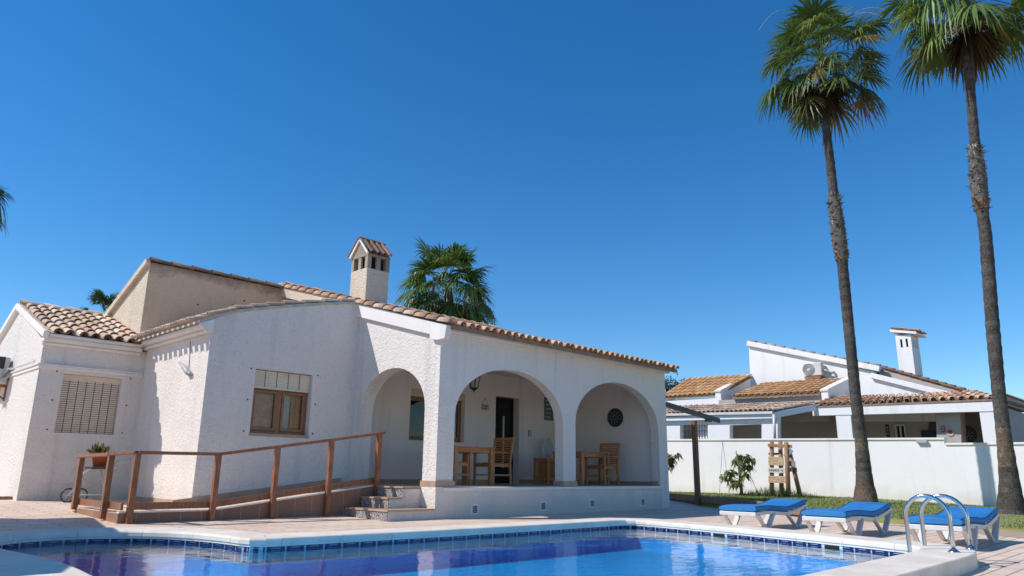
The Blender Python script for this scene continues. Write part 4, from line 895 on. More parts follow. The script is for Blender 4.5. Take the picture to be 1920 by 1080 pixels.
# sun loungers: origin on the deck under the foot end, head towards +X
def make_lounger():
    t = local_thing('sun_lounger', '', 'sun lounger', 'sun loungers in a row by the pool')
    W = 0.285
    prof = [(0.0, 0.265), (0.06, 0.275), (0.32, 0.283), (0.55, 0.28), (0.78, 0.262), (1.0, 0.248), (1.2, 0.258), (1.42, 0.29), (1.62, 0.325), (1.80, 0.358)]
    # frame: two side rails following the curve, cross slats
    mb = MB()
    for sy in (-1, 1):
        for (xa, za), (xb, zb) in zip(prof[:-1], prof[1:]): mb.bar((xa, sy * (W - 0.012), za - 0.032), (xb, sy * (W - 0.012), zb - 0.032), 0.026, 0.05)
    mb.bar((0.0, -W, 0.235), (0.0, W, 0.235), 0.04, 0.055); mb.bar((1.79, -W, 0.32), (1.79, W, 0.32), 0.05, 0.06)
    for k in range(12):
        x = 0.1 + k * 0.145; z = [za + (zb - za) * (x - xa) / (xb - xa) for (xa, za), (xb, zb) in zip(prof[:-1], prof[1:]) if xa <= x <= xb][0]
        mb.bar((x, -W + 0.01, z - 0.03), (x, W - 0.01, z - 0.03), 0.09, 0.012)
    mb.build('frame', M['white_plastic'], t, bevel=0.008)
    for sy in (-1, 1):
        for x0, zt_a, zt_b, xa, xb in ((0.34, 0.22, 0.235, 0.08, 0.58), (1.38, 0.21, 0.30, 1.05, 1.74)):
            mb = MB(); y = sy * (W - 0.015)
            mb.bar((xa, y, zt_a), (x0 - 0.03, y, 0.015), 0.028, 0.055, up=(0, 1, 0)); mb.bar((xb, y, zt_b), (x0 + 0.03, y, 0.015), 0.03, 0.075, up=(0, 1, 0)); mb.box(x0 - 0.06, x0 + 0.06, y - 0.016, y + 0.016, 0.0, 0.025)
            mb.build('leg', M['white_plastic'], t, bevel=0.006)
    # cushion
    mb = MB(); th = 0.066; rows = []
    pts = []
    for (xa, za), (xb, zb) in zip(prof[:-1], prof[1:]):
        for k in range(3): pts.append((xa + (xb - xa) * k / 3, za + (zb - za) * k / 3))
    pts.append(prof[-1])
    pts = [(x, sum(pts[min(len(pts) - 1, max(0, i + o))][1] for o in (-2, -1, 0, 1, 2)) / 5) for i, (x, z) in enumerate(pts)]
    sec = [(-W, 0.02), (-W - 0.008, 0.036), (-W + 0.004, 0.060), (-W + 0.04, th + 0.002), (0, th + 0.010), (W - 0.04, th + 0.002), (W - 0.004, 0.060), (W + 0.008, 0.036), (W, 0.02), (W - 0.02, 0.0), (-W + 0.02, 0.0)]
    vs = []
    for i, (x, z) in enumerate(pts):
        e = 1.0 if 0 < i < len(pts) - 1 else 0.75
        for y, h_ in sec: vs.append((x + (-0.02 if i == 0 else (0.02 if i == len(pts) - 1 else 0)), y, z + 0.002 + (h_ - 0.04) * e + 0.04 * (e if e == 1 else 0.98)))
    P = len(sec); mb.add(vs, [(i * P + k, i * P + (k + 1) % P, (i + 1) * P + (k + 1) % P, (i + 1) * P + k) for i in range(len(pts) - 1) for k in range(P)], 0, None, True)
    mb.add(vs[:P], [tuple(range(P))]); mb.add(vs[-P:], [tuple(range(P))])
    cu = mb.build('cushion', M['cushion'], t, bevel=0.0)
    for sy in (-1, 1):
        mb = MB(); mb.tube([(x, sy * (W - 0.012), z + 0.002 + th - 0.002) for x, z in pts], 0.006, 6); mb.build('piping', M['cushion_dark'], cu)
    for q in (7, 14, 20):
        x, z = pts[q]; mb = MB(); mb.tube([(x, -W + 0.02, z + th - 0.001), (x, 0, z + th + 0.0085), (x, W - 0.02, z + th - 0.001)], 0.005, 5); mb.build('seam', M['cushion_dark'], cu)
    return t
l3 = make_lounger(); l3.location = (9.50, 2.54, 0.0); l3['label'] = 'blue cushioned sun lounger directly behind the pool ladder'
l2 = dup(l3, (10.0, 3.97, 0.0), 0, 'blue cushioned sun lounger standing between the other two loungers')
l1 = dup(l3, (10.3, 5.34, 0.0), 0, 'blue cushioned sun lounger farthest from the pool ladder, below the wooden sign stand')
# pool ladder
lad = thing('pool_ladder', 'polished steel pool ladder with two arched rails at the pool corner', 'pool ladder', (7.95, 2.1, zc))
for (a, b) in (((1722, 1030), (1787, 1036)), ((1750, 1023), (1816, 1031))):
    A = onz(*a, zc); B = onz(*b, zc); A = Vector((A.x, max(A.y, 2.29) + 0.02, 0)); B = Vector((B.x, B.y, zc))
    X_ = (A.x + B.x) / 2; y0, y1 = A.y, B.y; rr = (y0 - y1) / 2; yc_ = (y0 + y1) / 2
    zt3 = onX((a[0] + b[0]) / 2 - 2, 926, X_).z - 0.02
    pts = [(X_, y0, -0.265), (X_, y0, -0.2), (X_, y0, 0.2), (X_, y0, zt3 - rr)] + [(X_, yc_ + rr * math.cos(t), zt3 - rr + rr * math.sin(t)) for t in [math.pi * k / 14 for k in range(1, 14)]] + [(X_, y1, zt3 - rr), (X_, y1, 0.3), (X_, y1, zc)]
    mb = MB(); mb.tube(pts, 0.019, 14); r_ = mb.build('rail', M['steel'], lad)
    mb = MB(); mb.lathe((X_, y1, zc + 0.001), [(0.05, 0), (0.05, 0.006), (0.03, 0.022), (0.024, 0.026)], 20); mb.build('flange', M['steel'], r_)
for z in (-0.08, -0.21):
    mb = MB(); mb.box(7.80, 8.22, 2.36, 2.44, z - 0.012, z + 0.012); mb.build('step', M['steel'], lad, bevel=0.005)
# ------------------------------------------------------------------ garden: path, lawn, wall
def lz(x, y): return min(0.20, max(0.035, 0.05 + (y - 3.5) * 0.035))
edge = [(21.0, 15.5), (19.3, 12.6), (18.6, 11.5), (17.0, 9.4), (15.6, 7.6), (14.4, 5.9), (14.05, 4.4), (13.9, 2.5), (13.8, 0.5), (13.8, -3.5)]
mb = MB()
n_ = 14; grid = []
XW = 22.4
for (x, y) in edge:
    row_ = [(x + (XW - 0.01 - x) * k / n_, y + 0.0 * k, lz(x, y) + (0.0 if k else -0.0)) for k in range(n_ + 1)]; grid += row_
N1 = n_ + 1
mb.add(grid, [(i * N1 + k, i * N1 + k + 1, (i + 1) * N1 + k + 1, (i + 1) * N1 + k) for i in range(len(edge) - 1) for k in range(n_)])
sk = [(x, y, lz(x, y)) for x, y in edge] + [(x, y, -0.05) for x, y in edge]; ne = len(edge)
mb.add(sk, [(i, i + 1, ne + i + 1, ne + i) for i in range(ne - 1)])
tag(mb.build('lawn', M['lawn']), kind='structure')
mb = MB()
pe = [(12.2, -3.5), (12.2, 1), (12.25, 2.2), (13.0, 3.4), (13.6, 4.4)]
pts = pe + [(x - 0.004, y) for x, y in edge[::-1] if y <= 4.4]
mb.plate(pts, [], fXY(0.004), 0, 0.004); tag(mb.build('path', M['gravel']), kind='structure')
# lawn kerb
mb = MB()
for a, b in zip(edge[1:5], edge[2:6]): mb.bar((a[0] - 0.06, a[1], lz(*a) - 0.03), (b[0] - 0.06, b[1], lz(*b) - 0.03), 0.10, 0.16)
tag(mb.build('lawn_kerb', M['terra_tile'], bevel=0.01), 'low tiled kerb along the edge of the lawn', 'kerb')
mb = MB()
def inlawn(x, y):
    for (xa, ya), (xb, yb_) in zip(edge[:-1], edge[1:]):
        if yb_ <= y <= ya: return x > xa + (xb - xa) * (y - ya) / (yb_ - ya)
    return False
rg = random.Random(3); cnt = 0
while cnt < 26000:
    y = rg.uniform(0.6, 14.5); x = 13.6 + 8.8 * rg.random() ** 1.3
    if not inlawn(x, y): continue
    z = lz(0, y); h_ = rg.uniform(0.015, 0.042); a = rg.uniform(0, 6.28); w_ = 0.009; lean = Vector((rg.uniform(-.03, .03), rg.uniform(-.03, .03), h_))
    d = Vector((math.cos(a), math.sin(a), 0)) * w_; b0 = Vector((x, y, z)); g = rg.uniform(0.7, 1.3)
    dry = 0.5 + 0.5 * math.sin(x * 1.7 + y * 0.9) * math.sin(y * 1.3 - x * 0.6)
    cc = (0.36 * g, 0.32 * g, 0.10 * g) if rg.random() < dry * 0.6 else (0.17 * g, 0.26 * g, 0.055 * g)
    mb.add([b0 - d, b0 + d, b0 + lean], [(0, 1, 2)], 0, cc); cnt += 1
tag(mb.build('grass', M['grass'], recalc=False), 'short green lawn grass between path and white wall', 'grass', kind='stuff')
# boundary wall
bw = thing('boundary_wall', 'long smooth white garden wall with stepped top behind the palms', 'wall', (XW, 6, 0))
zt_l = onX(1252, 826, XW).z; yl_ = 17.0; ys_ = onX(1770, 826, XW).y; zt_s = onX(1768, 824, XW).z; zt_r = onX(1780, 834, XW).z
y_l0 = onX(1252, 826, XW).y; sl_w = (zt_l - zt_s) / (y_l0 - ys_)
mb = MB(); mb.plate([(yl_ + 8, 0), (yl_ + 8, zt_s + sl_w * (yl_ + 8 - ys_)), (ys_, zt_s), (ys_, zt_r), (-4, zt_r - 0.05), (-4, -0.05)], [], fYZ(XW), 0, 0.22); mb.build('wall', M['wall_white'], bw)
mb = MB(); mb.bar((XW + 0.11, yl_ + 8, zt_s + sl_w * (yl_ + 8 - ys_) + 0.02), (XW + 0.11, ys_ - 0.02, zt_s + 0.02), 0.30, 0.055); mb.bar((XW + 0.11, ys_ - 0.02, zt_r + 0.02), (XW + 0.11, -4, zt_r - 0.03), 0.30, 0.055); mb.build('wall_coping', M['plaster'], bw, bevel=0.008)
p = onX(1730, 829, XW - 0.03)
mb = MB(); mb.box(XW - 0.10, XW - 0.002, p.y - 0.12, p.y + 0.14, p.z - 0.03, p.z + 0.05); tag(mb.build('wall_light', M['grey_plastic'], bevel=0.01), 'small grey wall light just under the top of the garden wall', 'wall light')
# ------------------------------------------------------------------ garden objects
def pillar_pts(px, X): return [onX(x, y, X) for x, y in px]
# wooden post and dark arm
pb = onz(1309, 945, 0.06); XP = pb.x
ptop = onX(1303.5, 788, XP)
mb = MB(); mb.bar((pb.x, pb.y, 0.03), (pb.x, pb.y, ptop.z), 0.12, 0.12, up=(0, 1, 0)); tag(mb.build('wooden_post', M['dark_wood'], bevel=0.012), 'single square brown wooden post at the corner of the villa', 'post')
arm = thing('awning_arm', 'dark metal arm with bracket reaching out from the villa corner', 'awning', (Xe, 10.3, 2.4))
YA2 = 10.3; a = onY(1247, 757, YA2); b = onY(1348, 789, YA2); a.x = min(a.x, Xe - 0.0)
a = onY(1251, 759, YA2); a2 = a + (a - b).normalized() * (a.x - Xe) / abs((a - b).normalized().x)
mb = MB(); mb.bar(a2, b, 0.09, 0.13); mb.build('beam', M['iron'], arm, bevel=0.01)
mb = MB(); c = a.lerp(b, 0.80); c2 = a.lerp(b, 0.68); mb.bar(c2, onY(1328, 788, YA2), 0.05, 0.07); mb.bar(c, onY(1329, 789, YA2), 0.04, 0.05); mb.bar(onY(1323, 789, YA2), onY(1333, 790, YA2), 0.07, 0.05); mb.build('bracket', M['iron'], arm)
# leaves
def lance(mb, b0, d, L, w_, droop, col):
    d = Vector(d).normalized(); s_ = d.cross(Vector((0, 0, 1)))
    s_ = (s_ if s_.length > 0.05 else Vector((1, 0, 0))).normalized(); vs = []
    for k, ww in enumerate((0.25, 0.9, 1.0, 0.6, 0.02)):
        t = k / 4; p = b0 + d * L * t + Vector((0, 0, -droop * L * t * t)); vs += [p - s_ * w_ * ww, p + s_ * w_ * ww]
    mb.add(vs, [(2 * k, 2 * k + 1, 2 * k + 3, 2 * k + 2) for k in range(4)], 0, col)
def leafy(name, label, base, twigs, n_leaf, L, cols, trunk_pts, tr, cat='young tree'):
    t = thing(name, label, cat, base); mb = MB(); mb.tube(trunk_pts, tr, 8); 
    for a, b in twigs: mb.tube([a, a.lerp(b, 0.5) + Vector((0, 0, 0.05)), b], [0.014, 0.010, 0.006], 6)
    mb.build('trunk', M['bark'], t)
    mb = MB()
    for a, b in twigs:
        for k in range(n_leaf):
            q = a.lerp(b, rnd.uniform(0.45, 1.05)) + Vector((rnd.uniform(-.05, .05), rnd.uniform(-.05, .05), rnd.uniform(-.04, .06))); an = rnd.uniform(0, 6.28); el = rnd.uniform(-0.5, 0.7)
            g = rnd.uniform(0.65, 1.35); c = rnd.choice(cols); lance(mb, q, (math.cos(an) * math.cos(el), math.sin(an) * math.cos(el), math.sin(el)), L * rnd.uniform(0.7, 1.2), 0.040, rnd.uniform(0.5, 1.3), tuple(x * g for x in c))
    mb.build('crown', M['grass'], t, recalc=False); return t
sb = onX(1391, 936, 20.6); 
def sp(x, y, dx=0.0): return onX(x, y, 20.6 + dx)
leafy('sapling', 'young tree with drooping green leaves tied in front of the white wall', sb,
      [(sp(1385, 880), sp(1378, 860, .1)), (sp(1386, 890), sp(1366, 882, -.2)), (sp(1388, 900), sp(1358, 893, .1)), (sp(1386, 878), sp(1400, 855, -.2)), (sp(1385, 870), sp(1412, 860, .2)), (sp(1388, 896), sp(1402, 888, -.3)), (sp(1389, 905), sp(1378, 905, .3)), (sp(1384, 868), sp(1384, 852, 0.2)), (sp(1388, 900), sp(1372, 910, -.3)), (sp(1386, 885), sp(1405, 872, .3))],
      26, 0.21, [(0.13, 0.20, 0.045), (0.20, 0.26, 0.07), (0.08, 0.14, 0.035), (0.26, 0.24, 0.08)], [Vector((sb.x, sb.y, 0.1)), sp(1390, 915), sp(1386, 880), sp(1380, 845)], [0.055, 0.045, 0.035, 0.012])
shb = onX(1254, 930, 20.4)
leafy('shrub', 'reddish green leafy shrub half hidden behind the villa corner', shb, [(onX(1246, 880, 20.4), onX(1262, 870, 20.3)), (onX(1246, 880, 20.4), onX(1270, 852, 20.5)), (onX(1246, 870, 20.4), onX(1252, 850, 20.4)), (onX(1246, 870, 20.4), onX(1262, 856, 20.2))], 24, 0.18,
      [(0.24, 0.17, 0.06), (0.16, 0.20, 0.05), (0.28, 0.14, 0.06)], [Vector((shb.x, shb.y, 0.15)), onX(1248, 900, 20.4), onX(1246, 868, 20.4)], [0.04, 0.03, 0.02], 'shrub')
# guy wires by the sapling
mb = MB(); top = onX(1355, 828, 21.8)
mb.tube([top, onX(1349, 925, 20.6)], 0.006, 4); mb.tube([top, onX(1368, 927, 21.0)], 0.006, 4)
tag(mb.build('guy_wire', M['iron']), 'pair of thin dark wires running from the wall top to the lawn', 'wire')
# rustic sign stand
sg = thing('sign_stand', 'rustic stand of round logs with pale and blue sign boards', 'sign', onX(1465, 935, 20.8))
XS = 20.8
def sx_(x, y, dx=0.0): return onX(x, y, XS + dx)
for (a, b, dx) in (((1447, 828), (1447, 934), 0.0), ((1463, 828), (1466, 932), 0.12), ((1474, 829), (1479, 934), -0.12), ((1480, 845), (1502, 936), 0.2)):
    mb = MB(); P0 = sx_(*a, dx); P1 = sx_(*b, dx); P1.z = min(P1.z, 0.2); mb.tube([P1, P0], [0.066, 0.06], 10); mb.build('log_post', M['log'], sg)
for (x0, y0, x1, y1, mt, dx, tilt) in ((1440, 832, 1485, 838, 'log', -0.08, 2), (1441, 849, 1462, 853, 'dark_wood', 0.09, 0), (1441, 856, 1469, 872, 'pale_board', -0.09, 1), (1440, 877, 1473, 886, 'white_board', -0.09, 1), (1441, 892, 1474, 905, 'pale_board', -0.09, 1), (1475, 864, 1491, 874, 'blue_board', -0.06, 1), (1478, 876, 1494, 884, 'dark_wood', 0.1, 1)):
    mb = MB(); A = sx_(x0, (y0 + y1) / 2, dx); B = sx_(x1, (y0 + y1) / 2 + tilt, dx); hh = abs(sx_(x0, y0, dx).z - sx_(x0, y1, dx).z); mb.bar(A, B, 0.035, hh); bd = mb.build('sign_board', M[mt], sg, bevel=0.006)
    if mt in ('white_board', 'pale_board'):
        mb = MB(); rows = 1 if mt == 'white_board' else 3
        for r_ in range(rows):
            for k in range(8):
                if rnd.random() < 0.25: continue
                t = 0.1 + 0.8 * k / 8; q = A.lerp(B, t); q1 = A.lerp(B, t + 0.06); zo = hh * (0 if rows == 1 else (0.28 - 0.28 * r_)); q += Vector((-0.0195, 0, zo)); q1 += Vector((-0.0195, 0, zo)); mb.bar(q, q1, 0.003, hh * (0.4 if rows == 1 else 0.12))
        mb.build('lettering', M['ink'] if rows == 1 else simple('faded_lettering', (0.42, 0.22, 0.14), (0.30, 0.30, 0.28), 20, 0.8), bd)
mb = MB(); mb.bar(sx_(1472, 857, -0.1), sx_(1484, 843, -0.1), 0.03, 0.13); mb.build('sign_board', M['blue_board'], sg)
mb = MB(); rg = random.Random(5)
for k in range(900):
    a = rg.uniform(-1.2, 1.2); y = sg.location.y + a; x = XS + rg.uniform(-0.45, 0.2); z = lz(0, y); h_ = rg.uniform(0.15, 0.42) * (1 - abs(a - 0.1) / 1.6); an = rg.uniform(0, 6.28); d = Vector((math.cos(an), math.sin(an), 0)) * 0.008
    b0 = Vector((x, y, z)); g = rg.uniform(0.6, 1.2); mb.add([b0 - d, b0 + d, b0 + Vector((rg.uniform(-.12, .12), rg.uniform(-.12, .12), h_))], [(0, 1, 2)], 0, (0.075 * g, 0.13 * g, 0.03 * g))
tag(mb.build('grass_clump', M['grass'], recalc=False), 'tall grass clump growing round the foot of the sign stand', 'grass clump')
# ------------------------------------------------------------------ palms
def fan_leaf(mb, base, d, pet, R, droop, col, rg, span=2.05, nseg=28, w0=0.026):
    d = Vector(d).normalized(); hub = base + d * pet + Vector((0, 0, -0.12 * pet * pet))
    s_ = d.cross(Vector((0, 0, 1))); s_ = (s_ if s_.length > 0.1 else Vector((1, 0, 0))).normalized()
    n = s_.cross(d).normalized(); dd = (d - Vector((0, 0, 0.18))).normalized()
    tw = rg.uniform(-0.4, 0.4); s_ = (s_ * math.cos(tw) + n * math.sin(tw)).normalized()
    # petiole
    pw = s_ * 0.018; pc = tuple(x * 1.25 for x in col)
    mb.add([base - pw, base + pw, hub + pw * 0.7, hub - pw * 0.7], [(0, 1, 2, 3)], 0, pc)
    for k in range(nseg):
        a = -span + 2 * span * (k + 0.5) / nseg; L = R * (0.70 + 0.30 * math.cos(a * 0.75)) * rg.uniform(0.88, 1.08)
        e = (dd * math.cos(a) + s_ * math.sin(a) + Vector((rg.gauss(0, .05), rg.gauss(0, .05), rg.gauss(0, .05)))).normalized(); wv = e.cross(n).normalized()
        g = rg.uniform(0.8, 1.2); c = tuple(x * g for x in col); vs = []; dj = rg.uniform(0.7, 1.5); fold = n * (0.022 if k % 2 else -0.022)
        for t, ww in ((0.04, 0.4), (0.32, 1.25), (0.56, 1.1), (0.80, 0.55), (1.0, 0.04)):
            p = hub + e * L * t + Vector((0, 0, -1)) * (droop * dj * L * (t ** 2.6)) - e * (droop * 0.28 * L * t ** 3) + fold * (1 if t < 0.6 else 0.3); vs += [p - wv * w0 * ww * (R / 0.9), p + wv * w0 * ww * (R / 0.9)]
        mb.add(vs, [(2 * q, 2 * q + 1, 2 * q + 3, 2 * q + 2) for q in range(4)], 0, c)
def palm(name, label, trunk_px, dist, radii, crown_px, R, n_leaf, boots=None, group=None, seed=1, stalks=0, pale=None, cc=1.0, z0=None, skirt=8, squash=1.0, low=-1.15):
    rg = random.Random(seed)
    pts = [atd(x, y, dist) for x, y in trunk_px]
    if z0 is not None: pts[0].z = z0
    t = thing(name, label, 'palm tree', pts[0], group)
    # resample trunk
    P = []; RR = []
    for i in range(len(pts) - 1):
        k = max(2, int((pts[i + 1] - pts[i]).length / 0.10))
        for q in range(k): f = q / k; P.append(pts[i].lerp(pts[i + 1], f)); RR.append((radii[i] + (radii[i + 1] - radii[i]) * f) * (1 + 0.035 * math.sin(len(P) * 2.2) + rg.uniform(-.02, .02)))
    P.append(pts[-1]); RR.append(radii[-1])
    mb = MB(); mb.tube(P, RR, 14)
    for i in range(len(P) - 1):
        yv = pyy(P[i]); wp = 0.0
        for (ya, yb_) in (pale or []): wp = max(wp, min(1.0, max(0.0, 0.5 + min(yv - ya, yb_ - yv) / 14)))
        g = rg.uniform(0.75, 1.25); c0 = (0.12 * g, 0.102 * g, 0.086 * g); c1 = (0.20 * g, 0.145 * g, 0.10 * g)
        for k in range(14):
            gg = rg.uniform(0.8, 1.2); mb.c[i * 14 + k] = tuple((a + (b - a) * wp) * gg for a, b in zip(c0, c1))
    for i in range(1, len(P) - 1):      # leaf-scar rings and torn fibres
        for q in range(5):
            a = rg.uniform(0, 6.28); d = Vector((math.cos(a), math.sin(a), 0)); b0 = P[i] + d * RR[i] * 0.97; s_ = Vector((-d.y, d.x, 0)) * 0.02
            mb.add([b0 - s_, b0 + s_, b0 + d * 0.012 + Vector((0, 0, rg.uniform(0.02, 0.06)))], [(0, 1, 2)], 0, (0.09, 0.078, 0.066))
    tk = mb.build('trunk', M['trunk'], t, recalc=False)
    if boots:
        mb = MB(); sel = [i for i in range(len(P)) if boots[0] <= pyy(P[i]) <= boots[1]]
        for i in sel:
            fr_ = (pyy(P[i]) - boots[0]) / (boots[1] - boots[0]); fat = boots[2] * (0.55 + 0.45 * math.sin(math.pi * min(1, max(0.0, fr_)) ** 0.9))
            for q in range(46):
                a = rg.uniform(0, 6.28); d = Vector((math.cos(a), math.sin(a), 0)); r_ = RR[i] * (1.1 + fat * rg.uniform(0.2, 0.9)); b0 = P[i] + d * r_ * 0.75 + Vector((0, 0, rg.uniform(-.05, .05))); s_ = Vector((-d.y, d.x, 0)) * rg.uniform(0.02, 0.05); u_ = rg.uniform(-0.3, 1); e = d * rg.uniform(0.0, 0.07) * (2.2 if rg.random() < 0.06 else 1) + Vector((0, 0, u_ * 0.14)) + s_ * rg.uniform(-1.6, 1.6)
                base_c = (0.30, 0.17, 0.09) if fr_ > 0.82 else (0.27, 0.24, 0.20); g = rg.uniform(0.4, 1.7)
                mb.add([b0 - s_, b0 + s_, b0 + e + s_ * 0.5, b0 + e - s_ * 0.5], [(0, 1, 2, 3)], 0, tuple(x * g for x in base_c))
        mb.tube([P[i] for i in sel], [RR[i] * (1.12 + boots[2] * 0.4 * math.sin(math.pi * (q + 0.5) / len(sel))) for q, i in enumerate(sel)], 12, 0, (0.15, 0.13, 0.11), caps=False)
        mb.build('leaf_bases', M['boots'], t, recalc=False)
    top = pts[-1]; mb = MB()
    for k in range(n_leaf):
        f = (k + 0.5) / n_leaf; el = math.pi / 2 * 0.92 + (low - math.pi / 2 * 0.92) * f ** 0.85; az = k * 2.39996 + rg.uniform(-.3, .3); el += rg.uniform(-.12, .12)
        d = Vector((math.cos(az) * math.cos(el), math.sin(az) * math.cos(el), math.sin(el)))
        g = rg.uniform(0.75, 1.3) * cc
        if f < 0.62: c = (0.115 * g, 0.19 * g, 0.036 * g) if rg.random() < 0.8 else (0.20 * g, 0.25 * g, 0.055 * g)
        elif f < 0.9: c = (0.12 * g, 0.17 * g, 0.038 * g) if rg.random() < 0.8 else (0.30 * g, 0.25 * g, 0.075 * g)
        else: c = (0.13 * g, 0.125 * g, 0.04 * g) if rg.random() < 0.6 else (0.27 * g, 0.165 * g, 0.065 * g)
        dr = rg.uniform(0.15, 0.40) if el > 0.5 else rg.uniform(0.2, 0.6)
        if f > 0.3 and rg.random() < 0.06: dr = 1.0
        fan_leaf(mb, top + Vector((0, 0, rg.uniform(-0.30, 0.25))) + d * 0.1, d, R * rg.uniform(0.42, 0.66), R * rg.uniform(0.38, 0.50), dr, c, rg, span=rg.uniform(1.5, 2.3), nseg=rg.randint(22, 30))
    mb.build('crown', M['leaf'], t, recalc=False)
    if skirt:
        mb = MB()
        for k in range(skirt):
            az = k * 2.39996 + rg.uniform(-.3, .3); el = -1.05 - rg.uniform(0, 0.42); d = Vector((math.cos(az) * math.cos(el), math.sin(az) * math.cos(el), math.sin(el))); g = rg.uniform(0.6, 1.2)
            fan_leaf(mb, top + Vector((0, 0, rg.uniform(-0.5, -0.1))), d, R * rg.uniform(0.25, 0.42), R * rg.uniform(0.40, 0.52), 0.35, rg.choice([(0.12 * g, 0.07 * g, 0.032 * g), (0.085 * g, 0.06 * g, 0.032 * g), (0.06 * g, 0.06 * g, 0.022 * g)]), rg)
        mb.build('dead_skirt', M['leaf'], t, recalc=False)
    for k in range(stalks):
        az = rg.uniform(0, 6.28); d = Vector((math.cos(az), math.sin(az), 0)); L = R * rg.uniform(0.8, 1.15); mb = MB()
        mb.tube([top + Vector((0, 0, 0.2)) + d * (L * q) + Vector((0, 0, 0.55 * L * math.sin(q * 2.6) - 0.15 * q * L)) for q in [0.09 * i for i in range(13)]], [0.013 - 0.0007 * i for i in range(13)], 5, 0, (0.55, 0.47, 0.30)); mb.build('flower_stalk', M['boots'], t)
    return t
def pyy(p):
    d = Vector(p) - C0; return PCY - F_PX * d.dot(Uv) / d.dot(Dv)
G = 'tall fan palms by the garden wall'
palm('palm_tree', 'tall fan palm standing behind the middle lounger, whole crown against the sky', [(1623, 938), (1621, 900), (1615, 830), (1604, 740), (1592, 620), (1578, 480), (1566, 390), (1556, 300), (1547, 225), (1543, 150), (1541, 110)], 18.6,
     [0.31, 0.20, 0.15, 0.135, 0.135, 0.14, 0.125, 0.12, 0.108, 0.115, 0.09], (1542, 112), 1.98, 66, boots=(368, 488, 0.75), seed=18, stalks=6, pale=[(826, 850), (905, 945)], z0=0.12, skirt=7, low=-0.95)
palm('palm_tree', 'tall fan palm at the right edge, its yellowing crown cut by the frame', [(1897, 966), (1893, 905), (1884, 830), (1873, 740), (1862, 620), (1848, 440), (1838, 370), (1829, 280), (1820, 180), (1814, 100), (1811, 40), (1808, -5)], 16.0,
     [0.29, 0.195, 0.15, 0.135, 0.14, 0.132, 0.125, 0.112, 0.108, 0.112, 0.10, 0.09], (1808, -5), 2.08, 64, boots=(276, 398, 0.85), seed=29, stalks=3, pale=[(806, 880)], z0=0.03, cc=1.35, skirt=8, low=-0.9)
palm('palm_tree', 'bushy fan palm rising behind the villa roof beside the chimney', [(846, 760), (845, 640), (842, 575), (840, 535)], 31.0, [0.30, 0.28, 0.24, 0.14], (840, 528), 2.6, 68, seed=33, z0=0.4, skirt=8, cc=1.0, low=-1.05)
palm('palm_tree', 'small dark palm crown peeking over the roof of the left wing', [(199, 760), (198, 640), (197, 596)], 27.0, [0.22, 0.2, 0.16], (196, 585), 1.2, 34, seed=37, z0=0.4, skirt=0, cc=0.55, low=-0.5)
palm('palm_tree', 'palm at the left edge of the picture, only a frond tip showing', [(-112, 760), (-112, 560), (-112, 340)], 17.0, [0.2, 0.18, 0.14], (-112, 330), 1.62, 44, seed=41, z0=0.3, skirt=0, cc=0.7)
# bushy tree between the houses
tb = atd(1259, 760, 46); tt = thing('bushy_tree', 'distant dark green treetop between the villa corner and the neighbouring roof', 'tree', tb)
mb = MB(); mb.tube([Vector((tb.x, tb.y, 0.4)), atd(1259, 730, 46)], [0.15, 0.08], 8); mb.build('trunk', M['bark'], tt)
mb = MB(); rg = random.Random(9); cpt = atd(1259, 728, 46)
for k in range(900):
    v_ = Vector((rg.gauss(0, 0.45), rg.gauss(0, 0.45), rg.gauss(0, 0.35))); b0 = cpt + v_; lance(mb, b0, (rg.uniform(-1, 1), rg.uniform(-1, 1), rg.uniform(-.5, 1)), 0.22, 0.035, 0.3, tuple(x * rg.uniform(0.5, 1.3) for x in (0.06, 0.10, 0.03)))
mb.build('crown', M['grass'], tt, recalc=False)
# ------------------------------------------------------------------ neighbouring house
nb = thing('neighbour_house', 'white neighbouring house with stepped orange tile roofs behind the garden wall', 'house', (28, 10, 0))
def npart(mb, name, mat, parent=nb, **k): return mb.build(name, mat, parent, **k)
def polyX(px, X, w=0.3, bottom=None):
    P = [onX(x, y, X) for x, y in px]; return [(p.y, p.z) for p in P]
XN, XB_, XA_ = 31.0, 26.6, 25.0
# tall gable wall
mb = MB(); mb.plate(polyX([(1404, 646), (1640, 697), (1650, 790), (1410, 790)], XN), [], fYZ(XN), 0, 0.3); npart(mb, 'gable_wall', M['nb_white'])
mb = MB(); a = onX(1402, 644, XN - 0.06); b = onX(1650, 692, XN - 0.06); mb.bar(a, b, 0.2, 0.22); npart(mb, 'gable_cornice', M['nb_white'], bevel=0.02)
mb = MB(); mb.box(XN + 0.301, XN + 6, b.y, a.y, 0, b.z - 0.2); npart(mb, 'rear_block', M['nb_white'])
mb = MB(); mb.plate([(a.y, a.z + 0.02), (b.y, b.z + 0.02), (b.y, b.z - 0.06), (a.y, a.z - 0.06)], [], fYZ(XN + 0.05), 0, 6); rf = npart(mb, 'gable_roof', M['tile_bed'])
mb = MB(); ridge_tiles(mb, b + Vector((0.05, 0, 0.09)), a + Vector((0.05, 0, 0.09)), r=0.10, row=0.42, cols=[(0.62, 0.50, 0.40), (0.58, 0.42, 0.32), (0.66, 0.56, 0.46)]); mb.build('roof_tiles', M['tile'], rf, recalc=False)
